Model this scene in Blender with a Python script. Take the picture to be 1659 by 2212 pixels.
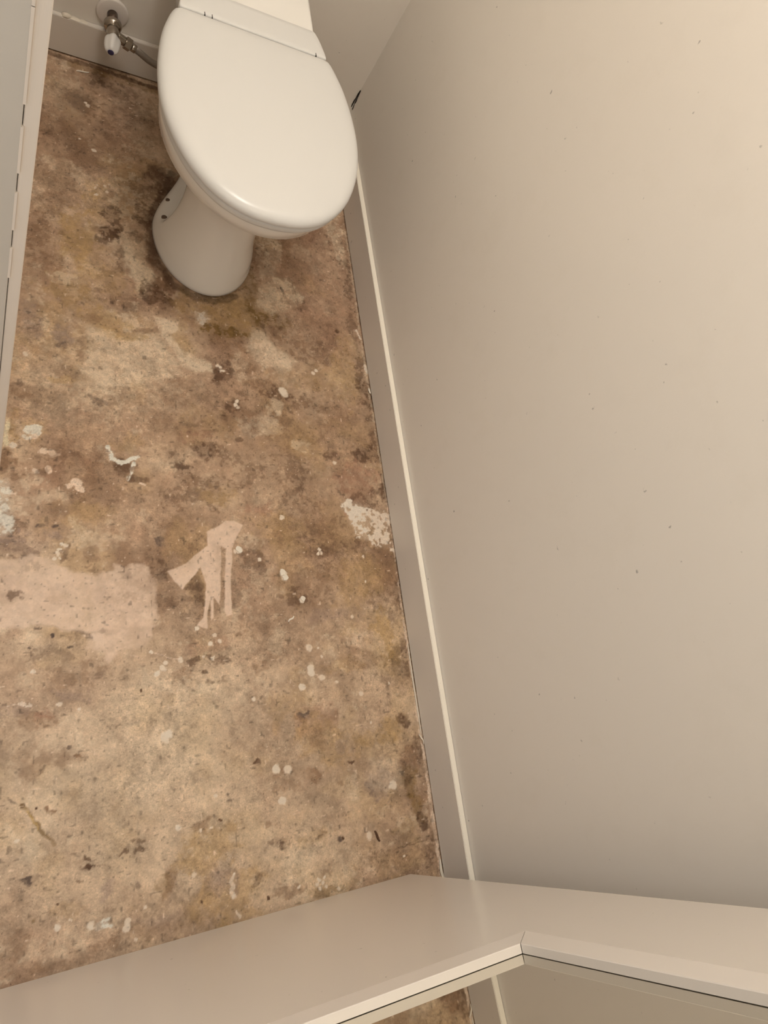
import bpy, bmesh, math, random
import numpy as np
from mathutils import Vector, Matrix, noise
from mathutils.bvhtree import BVHTree

for o in list(bpy.data.objects):
    bpy.data.objects.remove(o, do_unlink=True)
SC = bpy.context.scene
COL = SC.collection

# ------------------------------------------------------------------ camera
# world: right wall is x = 0, back wall is y = 0, floor is z = 0 (metres)
cam_data = bpy.data.cameras.new('camera')
cam = bpy.data.objects.new('camera', cam_data)
COL.objects.link(cam)
R_RIGHT = Vector((0.870175438131717, -0.14008835957395624, 0.47240867729556546))
R_DOWN = Vector((0.031891866621042014, -0.9407119143688466, -0.33770401686672624))
R_FWD = Vector((0.4917088729275614, 0.30892773536278123, -0.8141167229629456))
cam.matrix_world = Matrix((
    (R_RIGHT.x, -R_DOWN.x, -R_FWD.x, -0.857831),
    (R_RIGHT.y, -R_DOWN.y, -R_FWD.y, -1.646855),
    (R_RIGHT.z, -R_DOWN.z, -R_FWD.z, 1.38),
    (0, 0, 0, 1)))
cam_data.sensor_fit = 'HORIZONTAL'
cam_data.sensor_width = 36.0
cam_data.lens = 36.0 * 1579.85 / 1659.0
cam_data.clip_start = 0.01
SC.camera = cam

# ------------------------------------------------------------------ light
world = bpy.data.worlds.new('world')
SC.world = world
world.use_nodes = True
bg = world.node_tree.nodes['Background']
bg.inputs[0].default_value = (1.0, 0.975, 0.94, 1)
bg.inputs[1].default_value = 0.62

def lamp(name, loc, watts, colour, radius):
    d = bpy.data.lights.new(name, 'POINT')
    d.energy = watts
    d.color = colour
    d.shadow_soft_size = radius
    o = bpy.data.objects.new(name, d)
    o.location = loc
    COL.objects.link(o)
    return o

lamp('ceiling_lamp', (-0.56, -0.88, 2.22), 21.5, (1.0, 0.97, 0.935), 0.14)

SC.view_settings.view_transform = 'Standard'
SC.view_settings.look = 'None'
SC.view_settings.gamma = 1.0
SC.view_settings.use_curve_mapping = False
SC.view_settings.exposure = 0.37

# ------------------------------------------------------------------ helpers
def tag(o, label=None, cat=None, group=None, kind=None):
    if label: o['label'] = label
    if cat: o['category'] = cat
    if group: o['group'] = group
    if kind: o['kind'] = kind
    return o

def link(name, me, mat=None, parent=None, smooth=False):
    o = bpy.data.objects.new(name, me)
    COL.objects.link(o)
    if mat: me.materials.append(mat)
    if parent: o.parent = parent
    if smooth:
        me.polygons.foreach_set('use_smooth', [True] * len(me.polygons))
    return o

def from_bm(name, bm, mat=None, parent=None, smooth=False):
    bmesh.ops.recalc_face_normals(bm, faces=bm.faces)
    me = bpy.data.meshes.new(name)
    bm.to_mesh(me)
    bm.free()
    return link(name, me, mat, parent, smooth)

def add_box(bm, x0, x1, y0, y1, z0, z1):
    vs = [bm.verts.new(p) for p in ((x0, y0, z0), (x1, y0, z0), (x1, y1, z0), (x0, y1, z0),
                                    (x0, y0, z1), (x1, y0, z1), (x1, y1, z1), (x0, y1, z1))]
    for f in ((0, 3, 2, 1), (4, 5, 6, 7), (0, 1, 5, 4), (1, 2, 6, 5), (2, 3, 7, 6), (3, 0, 4, 7)):
        bm.faces.new([vs[i] for i in f])

def box_obj(name, boxes, mat, parent=None, bevel=0.0, seg=2):
    bm = bmesh.new()
    for b in boxes: add_box(bm, *b)
    if bevel:
        bmesh.ops.bevel(bm, geom=list(bm.edges), offset=bevel, segments=seg, affect='EDGES', profile=0.6)
    return from_bm(name, bm, mat, parent)

def prism(name, pts, d, mat, parent=None, bevel=0.0):
    """flat polygon pts (3d) pushed along vector d"""
    bm = bmesh.new()
    a = [bm.verts.new(p) for p in pts]
    b = [bm.verts.new(Vector(p) + Vector(d)) for p in pts]
    n = len(pts)
    bm.faces.new(a)
    bm.faces.new(b[::-1])
    for i in range(n):
        bm.faces.new([a[i], a[(i + 1) % n], b[(i + 1) % n], b[i]])
    if bevel:
        bmesh.ops.bevel(bm, geom=list(bm.edges), offset=bevel, segments=1, affect='EDGES')
    return from_bm(name, bm, mat, parent)

def loft(name, rings, mat, parent=None, cap0=True, cap1=True, smooth=True):
    bm = bmesh.new()
    vr = [[bm.verts.new(p) for p in r] for r in rings]
    n = len(rings[0])
    for a, b in zip(vr, vr[1:]):
        for i in range(n):
            j = (i + 1) % n
            bm.faces.new([a[i], a[j], b[j], b[i]])
    for ok, r in ((cap0, vr[0]), (cap1, vr[-1])):
        if ok:
            c = bm.verts.new(sum((v.co for v in r), Vector()) / n)
            for i in range(n):
                bm.faces.new([r[i], r[(i + 1) % n], c])
    return from_bm(name, bm, mat, parent, smooth)

def frame_of(d):
    d = Vector(d).normalized()
    s = Vector((0, 0, 1)) if abs(d.z) < 0.9 else Vector((1, 0, 0))
    a = d.cross(s).normalized()
    return d, a, d.cross(a).normalized()

def lathe(name, origin, axis, prof, mat, parent=None, seg=32, smooth=True, lobes=0, lobe=0.0, twist=0.0):
    """prof: list of (distance along axis, radius)"""
    d, a, b = frame_of(axis)
    o = Vector(origin)
    rings = []
    for t, r in prof:
        ring = []
        for k in range(seg):
            th = 2 * math.pi * k / seg + twist
            rr = r * (1 + lobe * math.cos(lobes * th)) if lobes else r
            ring.append(o + d * t + (a * math.cos(th) + b * math.sin(th)) * rr)
        rings.append(ring)
    return loft(name, rings, mat, parent, smooth=smooth)

def catmull(pts, per):
    out = []
    n = len(pts)
    for i in range(n - 1):
        p0 = pts[max(i - 1, 0)]; p1 = pts[i]; p2 = pts[i + 1]; p3 = pts[min(i + 2, n - 1)]
        for k in range(per):
            t = k / per
            out.append(tuple(0.5 * ((2 * b) + (c - a) * t + (2 * a - 5 * b + 4 * c - d) * t * t + (3 * b - a - 3 * c + d) * t ** 3)
                             for a, b, c, d in zip(p0, p1, p2, p3)))
    out.append(tuple(pts[-1]))
    return out

def tube(name, path, radius, mat, parent=None, seg=14, per=8):
    pts = [Vector(p) for p in catmull(path, per)]
    rings = []
    for i, p in enumerate(pts):
        d = (pts[min(i + 1, len(pts) - 1)] - pts[max(i - 1, 0)])
        _, a, b = frame_of(d)
        rings.append([p + (a * math.cos(2 * math.pi * k / seg) + b * math.sin(2 * math.pi * k / seg)) * radius for k in range(seg)])
    return loft(name, rings, mat, parent)

def sm(e0, e1, x):
    t = min(1.0, max(0.0, (x - e0) / (e1 - e0)))
    return t * t * (3 - 2 * t)

# ------------------------------------------------------------------ materials
def lin(c):
    return tuple((v / 255 / 12.92) if v / 255 <= 0.04045 else ((v / 255 + 0.055) / 1.055) ** 2.4 for v in c)

def new_mat(name):
    m = bpy.data.materials.new(name)
    m.use_nodes = True
    nt = m.node_tree
    return m, nt, nt.nodes['Principled BSDF']

def nd(nt, kind, **kw):
    n = nt.nodes.new(kind)
    for k, v in kw.items():
        if k in n.inputs: n.inputs[k].default_value = v
        else: setattr(n, k, v)
    return n

def paint(name, rgb, rough=0.5, var=0.06, vscale=3.0, bump=0.15, bscale=220.0, specks=0.0, spec=0.5, stretch=None, dirt=0.0):
    """painted surface: slight tone drift, roller texture, sparse dark specks"""
    m, nt, bs = new_mat(name)
    L = nt.links
    tc = nd(nt, 'ShaderNodeTexCoord')
    src = tc.outputs['Object']
    if stretch:
        mp = nd(nt, 'ShaderNodeMapping'); mp.inputs['Scale'].default_value = stretch
        L.new(src, mp.inputs['Vector']); src2 = mp.outputs['Vector']
    else:
        src2 = src
    n1 = nd(nt, 'ShaderNodeTexNoise', Scale=vscale, Detail=4.0, Roughness=0.6)
    L.new(src, n1.inputs['Vector'])
    mix = nd(nt, 'ShaderNodeMix', data_type='RGBA')
    c = lin(rgb)
    mix.inputs[6].default_value = (*(v * (1 - var) for v in c), 1)
    mix.inputs[7].default_value = (*(min(1, v * (1 + var)) for v in c), 1)
    L.new(n1.outputs['Fac'], mix.inputs[0])
    out = mix.outputs[2]
    if specks:
        n3 = nd(nt, 'ShaderNodeTexNoise', Scale=75.0, Detail=2.0, Roughness=0.5)
        L.new(src2, n3.inputs['Vector'])
        rp = nd(nt, 'ShaderNodeMapRange'); rp.inputs[1].default_value = 0.745 - 0.02 * specks; rp.inputs[2].default_value = 0.79
        L.new(n3.outputs['Fac'], rp.inputs[0])
        mx = nd(nt, 'ShaderNodeMix', data_type='RGBA')
        mx.inputs[7].default_value = (*(v * 0.52 for v in c), 1)
        L.new(rp.outputs[0], mx.inputs[0]); L.new(out, mx.inputs[6])
        out = mx.outputs[2]
    if dirt:
        n4 = nd(nt, 'ShaderNodeTexNoise', Scale=9.0, Detail=8.0, Roughness=0.7)
        L.new(src, n4.inputs['Vector'])
        rp = nd(nt, 'ShaderNodeMapRange'); rp.inputs[1].default_value = 0.52; rp.inputs[2].default_value = 0.75; rp.inputs[4].default_value = dirt
        L.new(n4.outputs['Fac'], rp.inputs[0])
        mx = nd(nt, 'ShaderNodeMix', data_type='RGBA')
        mx.inputs[7].default_value = (c[0] * 0.7, c[1] * 0.66, c[2] * 0.58, 1)
        L.new(rp.outputs[0], mx.inputs[0]); L.new(out, mx.inputs[6])
        out = mx.outputs[2]
    L.new(out, bs.inputs['Base Color'])
    bs.inputs['Roughness'].default_value = rough
    bs.inputs['Specular IOR Level'].default_value = spec
    n2 = nd(nt, 'ShaderNodeTexNoise', Scale=bscale, Detail=3.0, Roughness=0.6)
    L.new(src2, n2.inputs['Vector'])
    bp = nd(nt, 'ShaderNodeBump', Strength=bump, Distance=0.001)
    L.new(n2.outputs['Fac'], bp.inputs['Height'])
    L.new(bp.outputs['Normal'], bs.inputs['Normal'])
    return m

def plain(name, rgb, rough=0.4, metal=0.0, spec=0.5, coat=0.0, noise_amt=0.04, nscale=40.0):
    m, nt, bs = new_mat(name)
    c = lin(rgb)
    tc = nd(nt, 'ShaderNodeTexCoord')
    n1 = nd(nt, 'ShaderNodeTexNoise', Scale=nscale, Detail=3.0)
    nt.links.new(tc.outputs['Object'], n1.inputs['Vector'])
    mix = nd(nt, 'ShaderNodeMix', data_type='RGBA')
    mix.inputs[6].default_value = (*(v * (1 - noise_amt) for v in c), 1)
    mix.inputs[7].default_value = (*(min(1, v * (1 + noise_amt)) for v in c), 1)
    nt.links.new(n1.outputs['Fac'], mix.inputs[0])
    nt.links.new(mix.outputs[2], bs.inputs['Base Color'])
    bs.inputs['Roughness'].default_value = rough
    bs.inputs['Metallic'].default_value = metal
    bs.inputs['Specular IOR Level'].default_value = spec
    bs.inputs['Coat Weight'].default_value = coat
    bs.inputs['Coat Roughness'].default_value = 0.08
    return m

M_WALL = paint('wall_paint', (224, 217, 207), rough=0.55, var=0.03, vscale=2.2, bump=0.10, bscale=160, specks=0.6, dirt=0.10)
M_CEIL = paint('ceiling_paint', (226, 220, 208), rough=0.8, var=0.02)
M_SKIRT = paint('skirting_gloss_paint', (214, 206, 196), rough=0.33, var=0.04, vscale=5, bump=0.06, bscale=120, specks=1.0)
M_SKIRTTOP_LIT = paint('skirting_top_cream_lit', (248, 241, 227), rough=0.4, var=0.04, vscale=30, bump=0.12, bscale=150, specks=1.2)  # cream upper face, colour lightened to carry the overhead light
M_TRIM = paint('door_frame_paint', (236, 226, 214), rough=0.33, var=0.05, vscale=6, bump=0.30, bscale=90, stretch=(3.0, 3.0, 0.12))
M_LINING = paint('door_lining_paint', (210, 204, 194), rough=0.45, var=0.06, vscale=5, bump=0.25, bscale=90, stretch=(0.4, 3.0, 3.0))
M_DOOR = paint('door_paint', (218, 210, 200), rough=0.24, var=0.02, vscale=4, bump=0.03, bscale=140, specks=0.25)
M_BEAD = paint('bead_paint', (226, 218, 209), rough=0.30, var=0.02, vscale=8, bump=0.02)
M_CERAMIC = plain('glazed_ceramic', (237, 234, 228), rough=0.12, coat=0.4, noise_amt=0.01, nscale=6)
M_PLASTIC = plain('white_toilet_plastic', (218, 217, 214), rough=0.28, noise_amt=0.008, nscale=8)
M_GAP = plain('dark_gap', (44, 36, 28), rough=0.9)
M_MIRROR = plain('mirror_silvering', (216, 212, 200), rough=0.018, metal=1.0, noise_amt=0.01)
M_CHROME = plain('worn_chrome', (176, 168, 158), rough=0.16, metal=1.0, noise_amt=0.12, nscale=60)
M_PIPE = plain('dull_brown_pipe', (112, 96, 84), rough=0.38, metal=0.85, noise_amt=0.2, nscale=60)
M_TAPWHITE = plain('white_tap_plastic', (226, 222, 218), rough=0.3, noise_amt=0.02)
M_BLUE = plain('blue_tap_dot', (52, 48, 84), rough=0.4)
M_ROSE = plain('rose_plate_plastic', (216, 208, 200), rough=0.4, noise_amt=0.03)
M_FLAKE = plain('old_paint_flake', (226, 216, 200), rough=0.7, noise_amt=0.1)
M_WOOD = plain('dark_wood_splinter', (84, 56, 36), rough=0.8, noise_amt=0.3, nscale=120)
M_BLOB = plain('filler_blob', (216, 206, 190), rough=0.5, noise_amt=0.05)

def braid_mat():
    m, nt, bs = new_mat('braided_steel')
    tc = nd(nt, 'ShaderNodeTexCoord')
    w = nd(nt, 'ShaderNodeTexWave', Scale=260.0, Distortion=1.5, Detail=1.0)
    w.bands_direction = 'DIAGONAL'
    nt.links.new(tc.outputs['Object'], w.inputs['Vector'])
    r = nd(nt, 'ShaderNodeValToRGB')
    r.color_ramp.elements[0].color = (0.16, 0.13, 0.11, 1)
    r.color_ramp.elements[1].color = (0.55, 0.50, 0.44, 1)
    nt.links.new(w.outputs['Fac'], r.inputs[0])
    nt.links.new(r.outputs[0], bs.inputs['Base Color'])
    bp = nd(nt, 'ShaderNodeBump', Strength=0.6, Distance=0.0008)
    nt.links.new(w.outputs['Fac'], bp.inputs['Height'])
    nt.links.new(bp.outputs['Normal'], bs.inputs['Normal'])
    bs.inputs['Metallic'].default_value = 0.8
    bs.inputs['Roughness'].default_value = 0.35
    return m
M_BRAID = braid_mat()

def floor_mat():
    """bare screed: stain colours and the painted shade round the pan come from the mesh's colour layer, grain and pits from noise"""
    m, nt, bs = new_mat('stained_bare_floor')
    L = nt.links
    at = nd(nt, 'ShaderNodeAttribute', attribute_name='stain')
    tc = nd(nt, 'ShaderNodeTexCoord')
    n1 = nd(nt, 'ShaderNodeTexNoise', Scale=330.0, Detail=4.0, Roughness=0.7)
    n2 = nd(nt, 'ShaderNodeTexNoise', Scale=120.0, Detail=5.0, Roughness=0.75)
    n3 = nd(nt, 'ShaderNodeTexNoise', Scale=210.0, Detail=2.0, Roughness=0.6)
    for n in (n1, n2, n3): L.new(tc.outputs['Object'], n.inputs['Vector'])
    def rng(src, a, b, c, d):
        r = nd(nt, 'ShaderNodeMapRange')
        for i, v in enumerate((a, b, c, d)): r.inputs[i + 1].default_value = v
        L.new(src, r.inputs[0]); return r.outputs[0]
    g1 = rng(n1.outputs['Fac'], 0.25, 0.75, 0.72, 1.28)
    g2 = rng(n2.outputs['Fac'], 0.28, 0.72, 0.74, 1.26)
    pit = rng(n3.outputs['Fac'], 0.66, 0.74, 1.0, 0.45)
    mu = nd(nt, 'ShaderNodeMath', operation='MULTIPLY'); L.new(g1, mu.inputs[0]); L.new(g2, mu.inputs[1])
    mu2 = nd(nt, 'ShaderNodeMath', operation='MULTIPLY'); L.new(mu.outputs[0], mu2.inputs[0]); L.new(pit, mu2.inputs[1])
    mf = nd(nt, 'ShaderNodeMix', data_type='FLOAT'); mf.inputs[2].default_value = 1.0
    L.new(at.outputs['Alpha'], mf.inputs[0]); L.new(mu2.outputs[0], mf.inputs[3])
    vm = nd(nt, 'ShaderNodeVectorMath', operation='SCALE')
    L.new(at.outputs['Color'], vm.inputs[0]); L.new(mf.outputs[0], vm.inputs['Scale'])
    L.new(vm.outputs[0], bs.inputs['Base Color'])
    bs.inputs['Roughness'].default_value = 0.72
    bs.inputs['Specular IOR Level'].default_value = 0.3
    bp = nd(nt, 'ShaderNodeBump', Strength=0.35, Distance=0.0012)
    L.new(n2.outputs['Fac'], bp.inputs['Height'])
    L.new(bp.outputs['Normal'], bs.inputs['Normal'])
    return m
M_FLOOR = floor_mat()

# marks on the bare floor, in metres
STAINS = [
 (-0.4696, -1.6222, 0.5173, 0.3071, 'lg', 0.3, 0.0),
 (-0.6293, -1.6387, 0.2274, 0.1831, 'lg', 0.26, 0.1),
 (-0.354, -1.7975, 0.1886, 0.0892, 'lg', 0.2, 0.1),
 (-0.6143, -0.2589, 0.2306, 0.2942, 'br', 0.08, 0.1),
 (-0.1596, -0.8922, 0.2873, 0.3705, 'br', 0.3, 0.1),
 (-0.5424, -1.0158, 0.1543, 0.1194, 'br', 0.2, 0.2),
 (-0.1144, -0.5261, 0.1538, 0.2176, 'rd', 0.4, 0.2),
 (-0.6086, -0.824, 0.1858, 0.1267, 'lg', 0.35, 0.3),
 (-0.6969, -0.9092, 0.1235, 0.0896, 'lg', 0.2, 0.3),
 (-0.2818, -1.083, 0.2051, 0.0955, 'br', 0.25, 0.3),
 (-0.5744, -1.1552, 0.1846, 0.0655, 'br', 0.2, 0.3),
 (-0.7225, -1.453, 0.1137, 0.0464, 'br', 0.22, 0.3),
 (-0.3046, -1.3083, 0.1476, 0.0767, 'br', 0.25, 0.3),
 (-0.6771, -0.1462, 0.0598, 0.0413, 'br', 0.7, 0.3),
 (-0.5893, -0.0679, 0.0706, 0.0436, 'dk', 0.45, 0.3),
 (-0.5383, -0.1338, 0.0713, 0.0645, 'dk', 0.5, 0.3),
 (-0.7015, -0.1284, 0.0428, 0.0819, 'lg', 0.25, 0.5),
 (-0.6671, -0.1353, 0.0437, 0.025, 'dk', 0.5, 0.3),
 (-0.6339, -0.239, 0.0764, 0.067, 'br', 0.4, 0.3),
 (-0.4973, -0.3074, 0.039, 0.0572, 'dk', 0.8, 0.15),
 (-0.5102, -0.2363, 0.0466, 0.035, 'lg', 0.3, 0.6),
 (-0.4776, -0.275, 0.0233, 0.0168, 'lg', 0.5, 0.6),
 (-0.5777, -0.3919, 0.0362, 0.0846, 'lg', 0.45, 0.6),
 (-0.6316, -0.3826, 0.0309, 0.032, 'oc', 0.4, 0.3),
 (-0.7212, -0.4227, 0.0386, 0.0848, 'br', 0.6, 0.3),
 (-0.6805, -0.5084, 0.0465, 0.0713, 'oc', 0.75, 0.3),
 (-0.6424, -0.4489, 0.0301, 0.0495, 'oc', 0.4, 0.3),
 (-0.5536, -0.5671, 0.0329, 0.0606, 'lg', 1.0, 0.2),
 (-0.5342, -0.5256, 0.0252, 0.0299, 'br', 0.5, 0.3),
 (-0.5712, -0.504, 0.0248, 0.0298, 'lg', 0.4, 0.5),
 (-0.6508, -1.8467, 0.0107, 0.0118, 'cr', 1.0, 0.5),
 (-0.6144, -0.4845, 0.0283, 0.0198, 'dk', 0.95, 0.35),
 (-0.6245, -0.5117, 0.0159, 0.0122, 'dk', 0.7, 0.5),
 (-0.599, -0.4491, 0.0206, 0.0377, 'dk', 0.8, 0.4),
 (-0.5874, -0.557, 0.0141, 0.0411, 'dk', 0.55, 0.5),
 (-0.5606, -0.4825, 0.023, 0.0176, 'dk', 0.5, 0.6),
 (-0.5387, -0.4321, 0.015, 0.0387, 'dk', 0.6, 0.5),
 (-0.7435, -0.5253, 0.0313, 0.0694, 'br', 0.7, 0.3),
 (-0.7346, -0.5983, 0.04, 0.0295, 'br', 0.7, 0.4),
 (-0.7041, -0.6594, 0.0644, 0.0402, 'oc', 0.55, 0.3),
 (-0.7127, -0.6331, 0.0365, 0.0158, 'lg', 0.5, 0.5),
 (-0.622, -0.6127, 0.0589, 0.0467, 'oc', 0.35, 0.3),
 (-0.5119, -0.6362, 0.0374, 0.0264, 'dk', 0.9, 0.3),
 (-0.482, -0.6421, 0.0157, 0.0146, 'dk', 0.85, 0.2),
 (-0.5359, -0.6198, 0.0204, 0.0144, 'dk', 0.5, 0.5),
 (-0.5033, -0.6006, 0.021, 0.0269, 'br', 0.6, 0.2),
 (-0.5765, -0.673, 0.0196, 0.014, 'dk', 0.5, 0.5),
 (-0.6583, -0.5742, 0.0483, 0.0584, 'oc', 0.3, 0.3),
 (-0.7684, -0.6677, 0.019, 0.065, 'br', 0.4, 0.3),
 (-0.7719, -0.7442, 0.0219, 0.0421, 'gy', 0.5, 0.3),
 (-0.7046, -0.7662, 0.0176, 0.0236, 'gy', 0.6, 0.3),
 (-0.7107, -0.7886, 0.0095, 0.0096, 'gd', 0.7, 0.3),
 (-0.615, -0.7147, 0.0527, 0.0293, 'oc', 0.6, 0.3),
 (-0.5928, -0.7466, 0.0442, 0.0157, 'oc', 0.7, 0.15),
 (-0.5354, -0.7286, 0.0299, 0.0092, 'br', 0.6, 0.15),
 (-0.647, -0.7207, 0.0148, 0.0134, 'br', 0.6, 0.3),
 (-0.3531, -0.6779, 0.0806, 0.0372, 'oc', 0.65, 0.3),
 (-0.3684, -0.7074, 0.0619, 0.0245, 'od', 0.9, 0.45),
 (-0.3523, -0.736, 0.0563, 0.0243, 'br', 0.8, 0.4),
 (-0.3165, -0.6336, 0.0711, 0.0433, 'oc', 0.75, 0.3),
 (-0.2551, -0.6471, 0.0487, 0.0233, 'od', 0.7, 0.45),
 (-0.4148, -0.6406, 0.0668, 0.0297, 'oc', 0.6, 0.3),
 (-0.4092, -0.6688, 0.0263, 0.0172, 'wh', 1.0, 0.55),
 (-0.3705, -0.6193, 0.0691, 0.0152, 'oc', 0.5, 0.3),
 (-0.2407, -0.6762, 0.0266, 0.0232, 'br', 0.7, 0.4),
 (-0.3016, -0.6559, 0.0353, 0.0204, 'od', 0.5, 0.5),
 (-0.4657, -0.7162, 0.0251, 0.0702, 'oc', 0.35, 0.3),
 (-0.6703, -0.8034, 0.0178, 0.015, 'br', 0.6, 0.5),
 (-0.6657, -0.7811, 0.0125, 0.0194, 'br', 0.4, 0.5),
 (-0.6881, -0.8567, 0.0296, 0.0145, 'br', 0.45, 0.5),
 (-0.7384, -0.8121, 0.0341, 0.0208, 'br', 0.3, 0.3),
 (-0.7783, -0.9092, 0.0192, 0.0118, 'br', 0.5, 0.3),
 (-0.6416, -0.9128, 0.0265, 0.0082, 'gd', 0.5, 0.4),
 (-0.6587, -0.9066, 0.0122, 0.0072, 'gd', 0.5, 0.5),
 (-0.7802, -0.8817, 0.008, 0.008, 'gd', 0.6, 0.3),
 (-0.7135, -0.8767, 0.0203, 0.0082, 'oc', 0.5, 0.3),
 (-0.7504, -0.9057, 0.0497, 0.0238, 'br', 0.35, 0.4),
 (-0.2666, -0.4591, 0.0201, 0.0823, 'br', 0.6, 0.3),
 (-0.2936, -0.5649, 0.0192, 0.0526, 'od', 0.5, 0.3),
 (-0.245, -0.4194, 0.0257, 0.0563, 'lg', 0.45, 0.5),
 (-0.0574, -0.3339, 0.035, 0.0673, 'lg', 0.5, 0.55),
 (-0.0306, -0.3858, 0.0116, 0.0516, 'lg', 0.6, 0.5),
 (-0.1979, -0.4351, 0.0131, 0.0847, 'br', 0.5, 0.4),
 (-0.0245, -0.5066, 0.0127, 0.0867, 'dk', 0.6, 0.4),
 (-0.0365, -0.6197, 0.0192, 0.0418, 'dk', 0.5, 0.4),
 (-0.0819, -0.6493, 0.0066, 0.0068, 'dk', 1, 0.0),
 (-0.2177, -0.5551, 0.005, 0.0082, 'gd', 0.9, 0),
 (-0.1783, -0.5933, 0.0256, 0.0109, 'dk', 0.4, 0.5),
 (-0.273, -0.6782, 0.0118, 0.0153, 'dk', 0.6, 0.3),
 (-0.2492, -0.646, 0.0194, 0.0104, 'dk', 0.5, 0.5),
 (-0.1351, -0.7915, 0.0764, 0.0381, 'oc', 0.4, 0.3),
 (-0.1963, -0.7002, 0.0625, 0.0387, 'br', 0.5, 0.4),
 (-0.0733, -0.7447, 0.0342, 0.0783, 'oc', 0.45, 0.3),
 (-0.1658, -0.6434, 0.0909, 0.032, 'br', 0.35, 0.5),
 (-0.3944, -0.8039, 0.0257, 0.0257, 'dk', 0.8, 0.25),
 (-0.404, -0.8225, 0.0126, 0.0162, 'dk', 0.7, 0.25),
 (-0.3183, -0.7834, 0.0202, 0.0169, 'br', 0.7, 0.3),
 (-0.3586, -0.8818, 0.0388, 0.0183, 'dk', 0.85, 0.35),
 (-0.3288, -0.9045, 0.0283, 0.0297, 'br', 0.7, 0.3),
 (-0.3004, -0.8283, 0.0385, 0.0214, 'br', 0.75, 0.4),
 (-0.2689, -0.8454, 0.0391, 0.0168, 'dk', 0.6, 0.5),
 (-0.2143, -0.8625, 0.084, 0.0313, 'dk', 0.5, 0.5),
 (-0.1566, -0.8678, 0.0742, 0.0172, 'br', 0.5, 0.5),
 (-0.3318, -0.9386, 0.0194, 0.0248, 'dk', 0.65, 0.3),
 (-0.3583, -0.9688, 0.0084, 0.0066, 'dk', 0.7, 0.1),
 (-0.2995, -0.9355, 0.0443, 0.0341, 'lg', 0.45, 0.2),
 (-0.273, -0.8869, 0.0203, 0.0211, 'lg', 0.5, 0.1),
 (-0.4233, -1.0013, 0.0301, 0.0171, 'dk', 0.75, 0.4),
 (-0.447, -0.9894, 0.0198, 0.0085, 'dk', 0.6, 0.4),
 (-0.4833, -1.0371, 0.021, 0.0267, 'dk', 0.85, 0.45),
 (-0.501, -1.0178, 0.0247, 0.0145, 'dk', 0.6, 0.5),
 (-0.4759, -1.0724, 0.0133, 0.0163, 'br', 0.6, 0.3),
 (-0.5138, -0.993, 0.0477, 0.0372, 'lr', 0.35, 0.5),
 (-0.4553, -0.9667, 0.0398, 0.015, 'rd', 0.5, 0.5),
 (-0.1545, -0.9915, 0.0214, 0.0141, 'dk', 0.7, 0.4),
 (-0.0639, -0.9846, 0.0302, 0.0241, 'dk', 0.85, 0.4),
 (-0.2186, -1.002, 0.0459, 0.016, 'br', 0.4, 0.5),
 (-0.0856, -1.0503, 0.0618, 0.0579, 'rd', 0.7, 0.4),
 (-0.0551, -1.089, 0.0422, 0.0278, 'dk', 0.6, 0.4),
 (-0.2254, -0.9628, 0.0697, 0.0346, 'oc', 0.35, 0.3),
 (-0.2147, -0.9676, 0.0277, 0.0162, 'lg', 0.35, 0.5),
 (-0.2354, -1.0533, 0.0201, 0.0332, 'dk', 0.4, 0.5),
 (-0.4154, -1.0999, 0.0396, 0.0246, 'oc', 0.5, 0.3),
 (-0.3222, -1.1218, 0.0271, 0.0147, 'rd', 0.6, 0.4),
 (-0.2809, -1.1778, 0.0533, 0.0413, 'oc', 0.4, 0.3),
 (-0.1921, -1.1548, 0.0338, 0.0216, 'br', 0.4, 0.4),
 (-0.282, -1.1882, 0.0126, 0.0227, 'br', 0.6, 0.3),
 (-0.1883, -1.2131, 0.02, 0.0148, 'dk', 0.75, 0.25),
 (-0.1176, -1.191, 0.0233, 0.0175, 'dk', 0.6, 0.4),
 (-0.239, -1.2748, 0.0537, 0.06, 'br', 0.45, 0.4),
 (-0.3583, -1.2441, 0.0338, 0.0216, 'dk', 0.6, 0.4),
 (-0.4703, -1.2907, 0.0182, 0.0277, 'dk', 0.65, 0.2),
 (-0.3969, -1.3015, 0.0152, 0.0226, 'dk', 0.5, 0.4),
 (-0.2725, -1.2942, 0.0207, 0.0139, 'dk', 0.6, 0.5),
 (-0.2649, -1.3191, 0.0418, 0.0138, 'dk', 0.55, 0.5),
 (-0.1061, -1.2711, 0.0704, 0.0525, 'oc', 0.6, 0.2),
 (-0.0433, -1.2447, 0.0193, 0.0649, 'br', 0.6, 0.3),
 (-0.1377, -1.3326, 0.0566, 0.0406, 'oc', 0.4, 0.3),
 (-0.5317, -1.1827, 0.0215, 0.019, 'br', 0.5, 0.4),
 (-0.5414, -1.2017, 0.0123, 0.0047, 'gd', 0.8, 0.2),
 (-0.5351, -1.2575, 0.021, 0.022, 'dk', 0.6, 0.5),
 (-0.5294, -1.3212, 0.0173, 0.0125, 'dk', 0.5, 0.5),
 (-0.5953, -1.0517, 0.0194, 0.0158, 'dk', 0.95, 0.2),
 (-0.5804, -1.0763, 0.0177, 0.0098, 'dk', 0.8, 0.3),
 (-0.7579, -0.9753, 0.0273, 0.0288, 'oc', 0.4, 0.3),
 (-0.7619, -0.9777, 0.0207, 0.0106, 'cr', 0.9, 0.6),
 (-0.7735, -0.9903, 0.011, 0.0057, 'cr', 0.7, 0.6),
 (-0.7969, -0.9792, 0.0155, 0.0377, 'oc', 0.6, 0.3),
 (-0.8069, -0.9755, 0.0061, 0.0283, 'cm', 0.8, 0.4),
 (-0.8078, -1.0085, 0.0076, 0.013, 'cm', 0.9, 0.2),
 (-0.794, -1.0176, 0.0061, 0.0056, 'wh', 1, 0.1),
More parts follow.
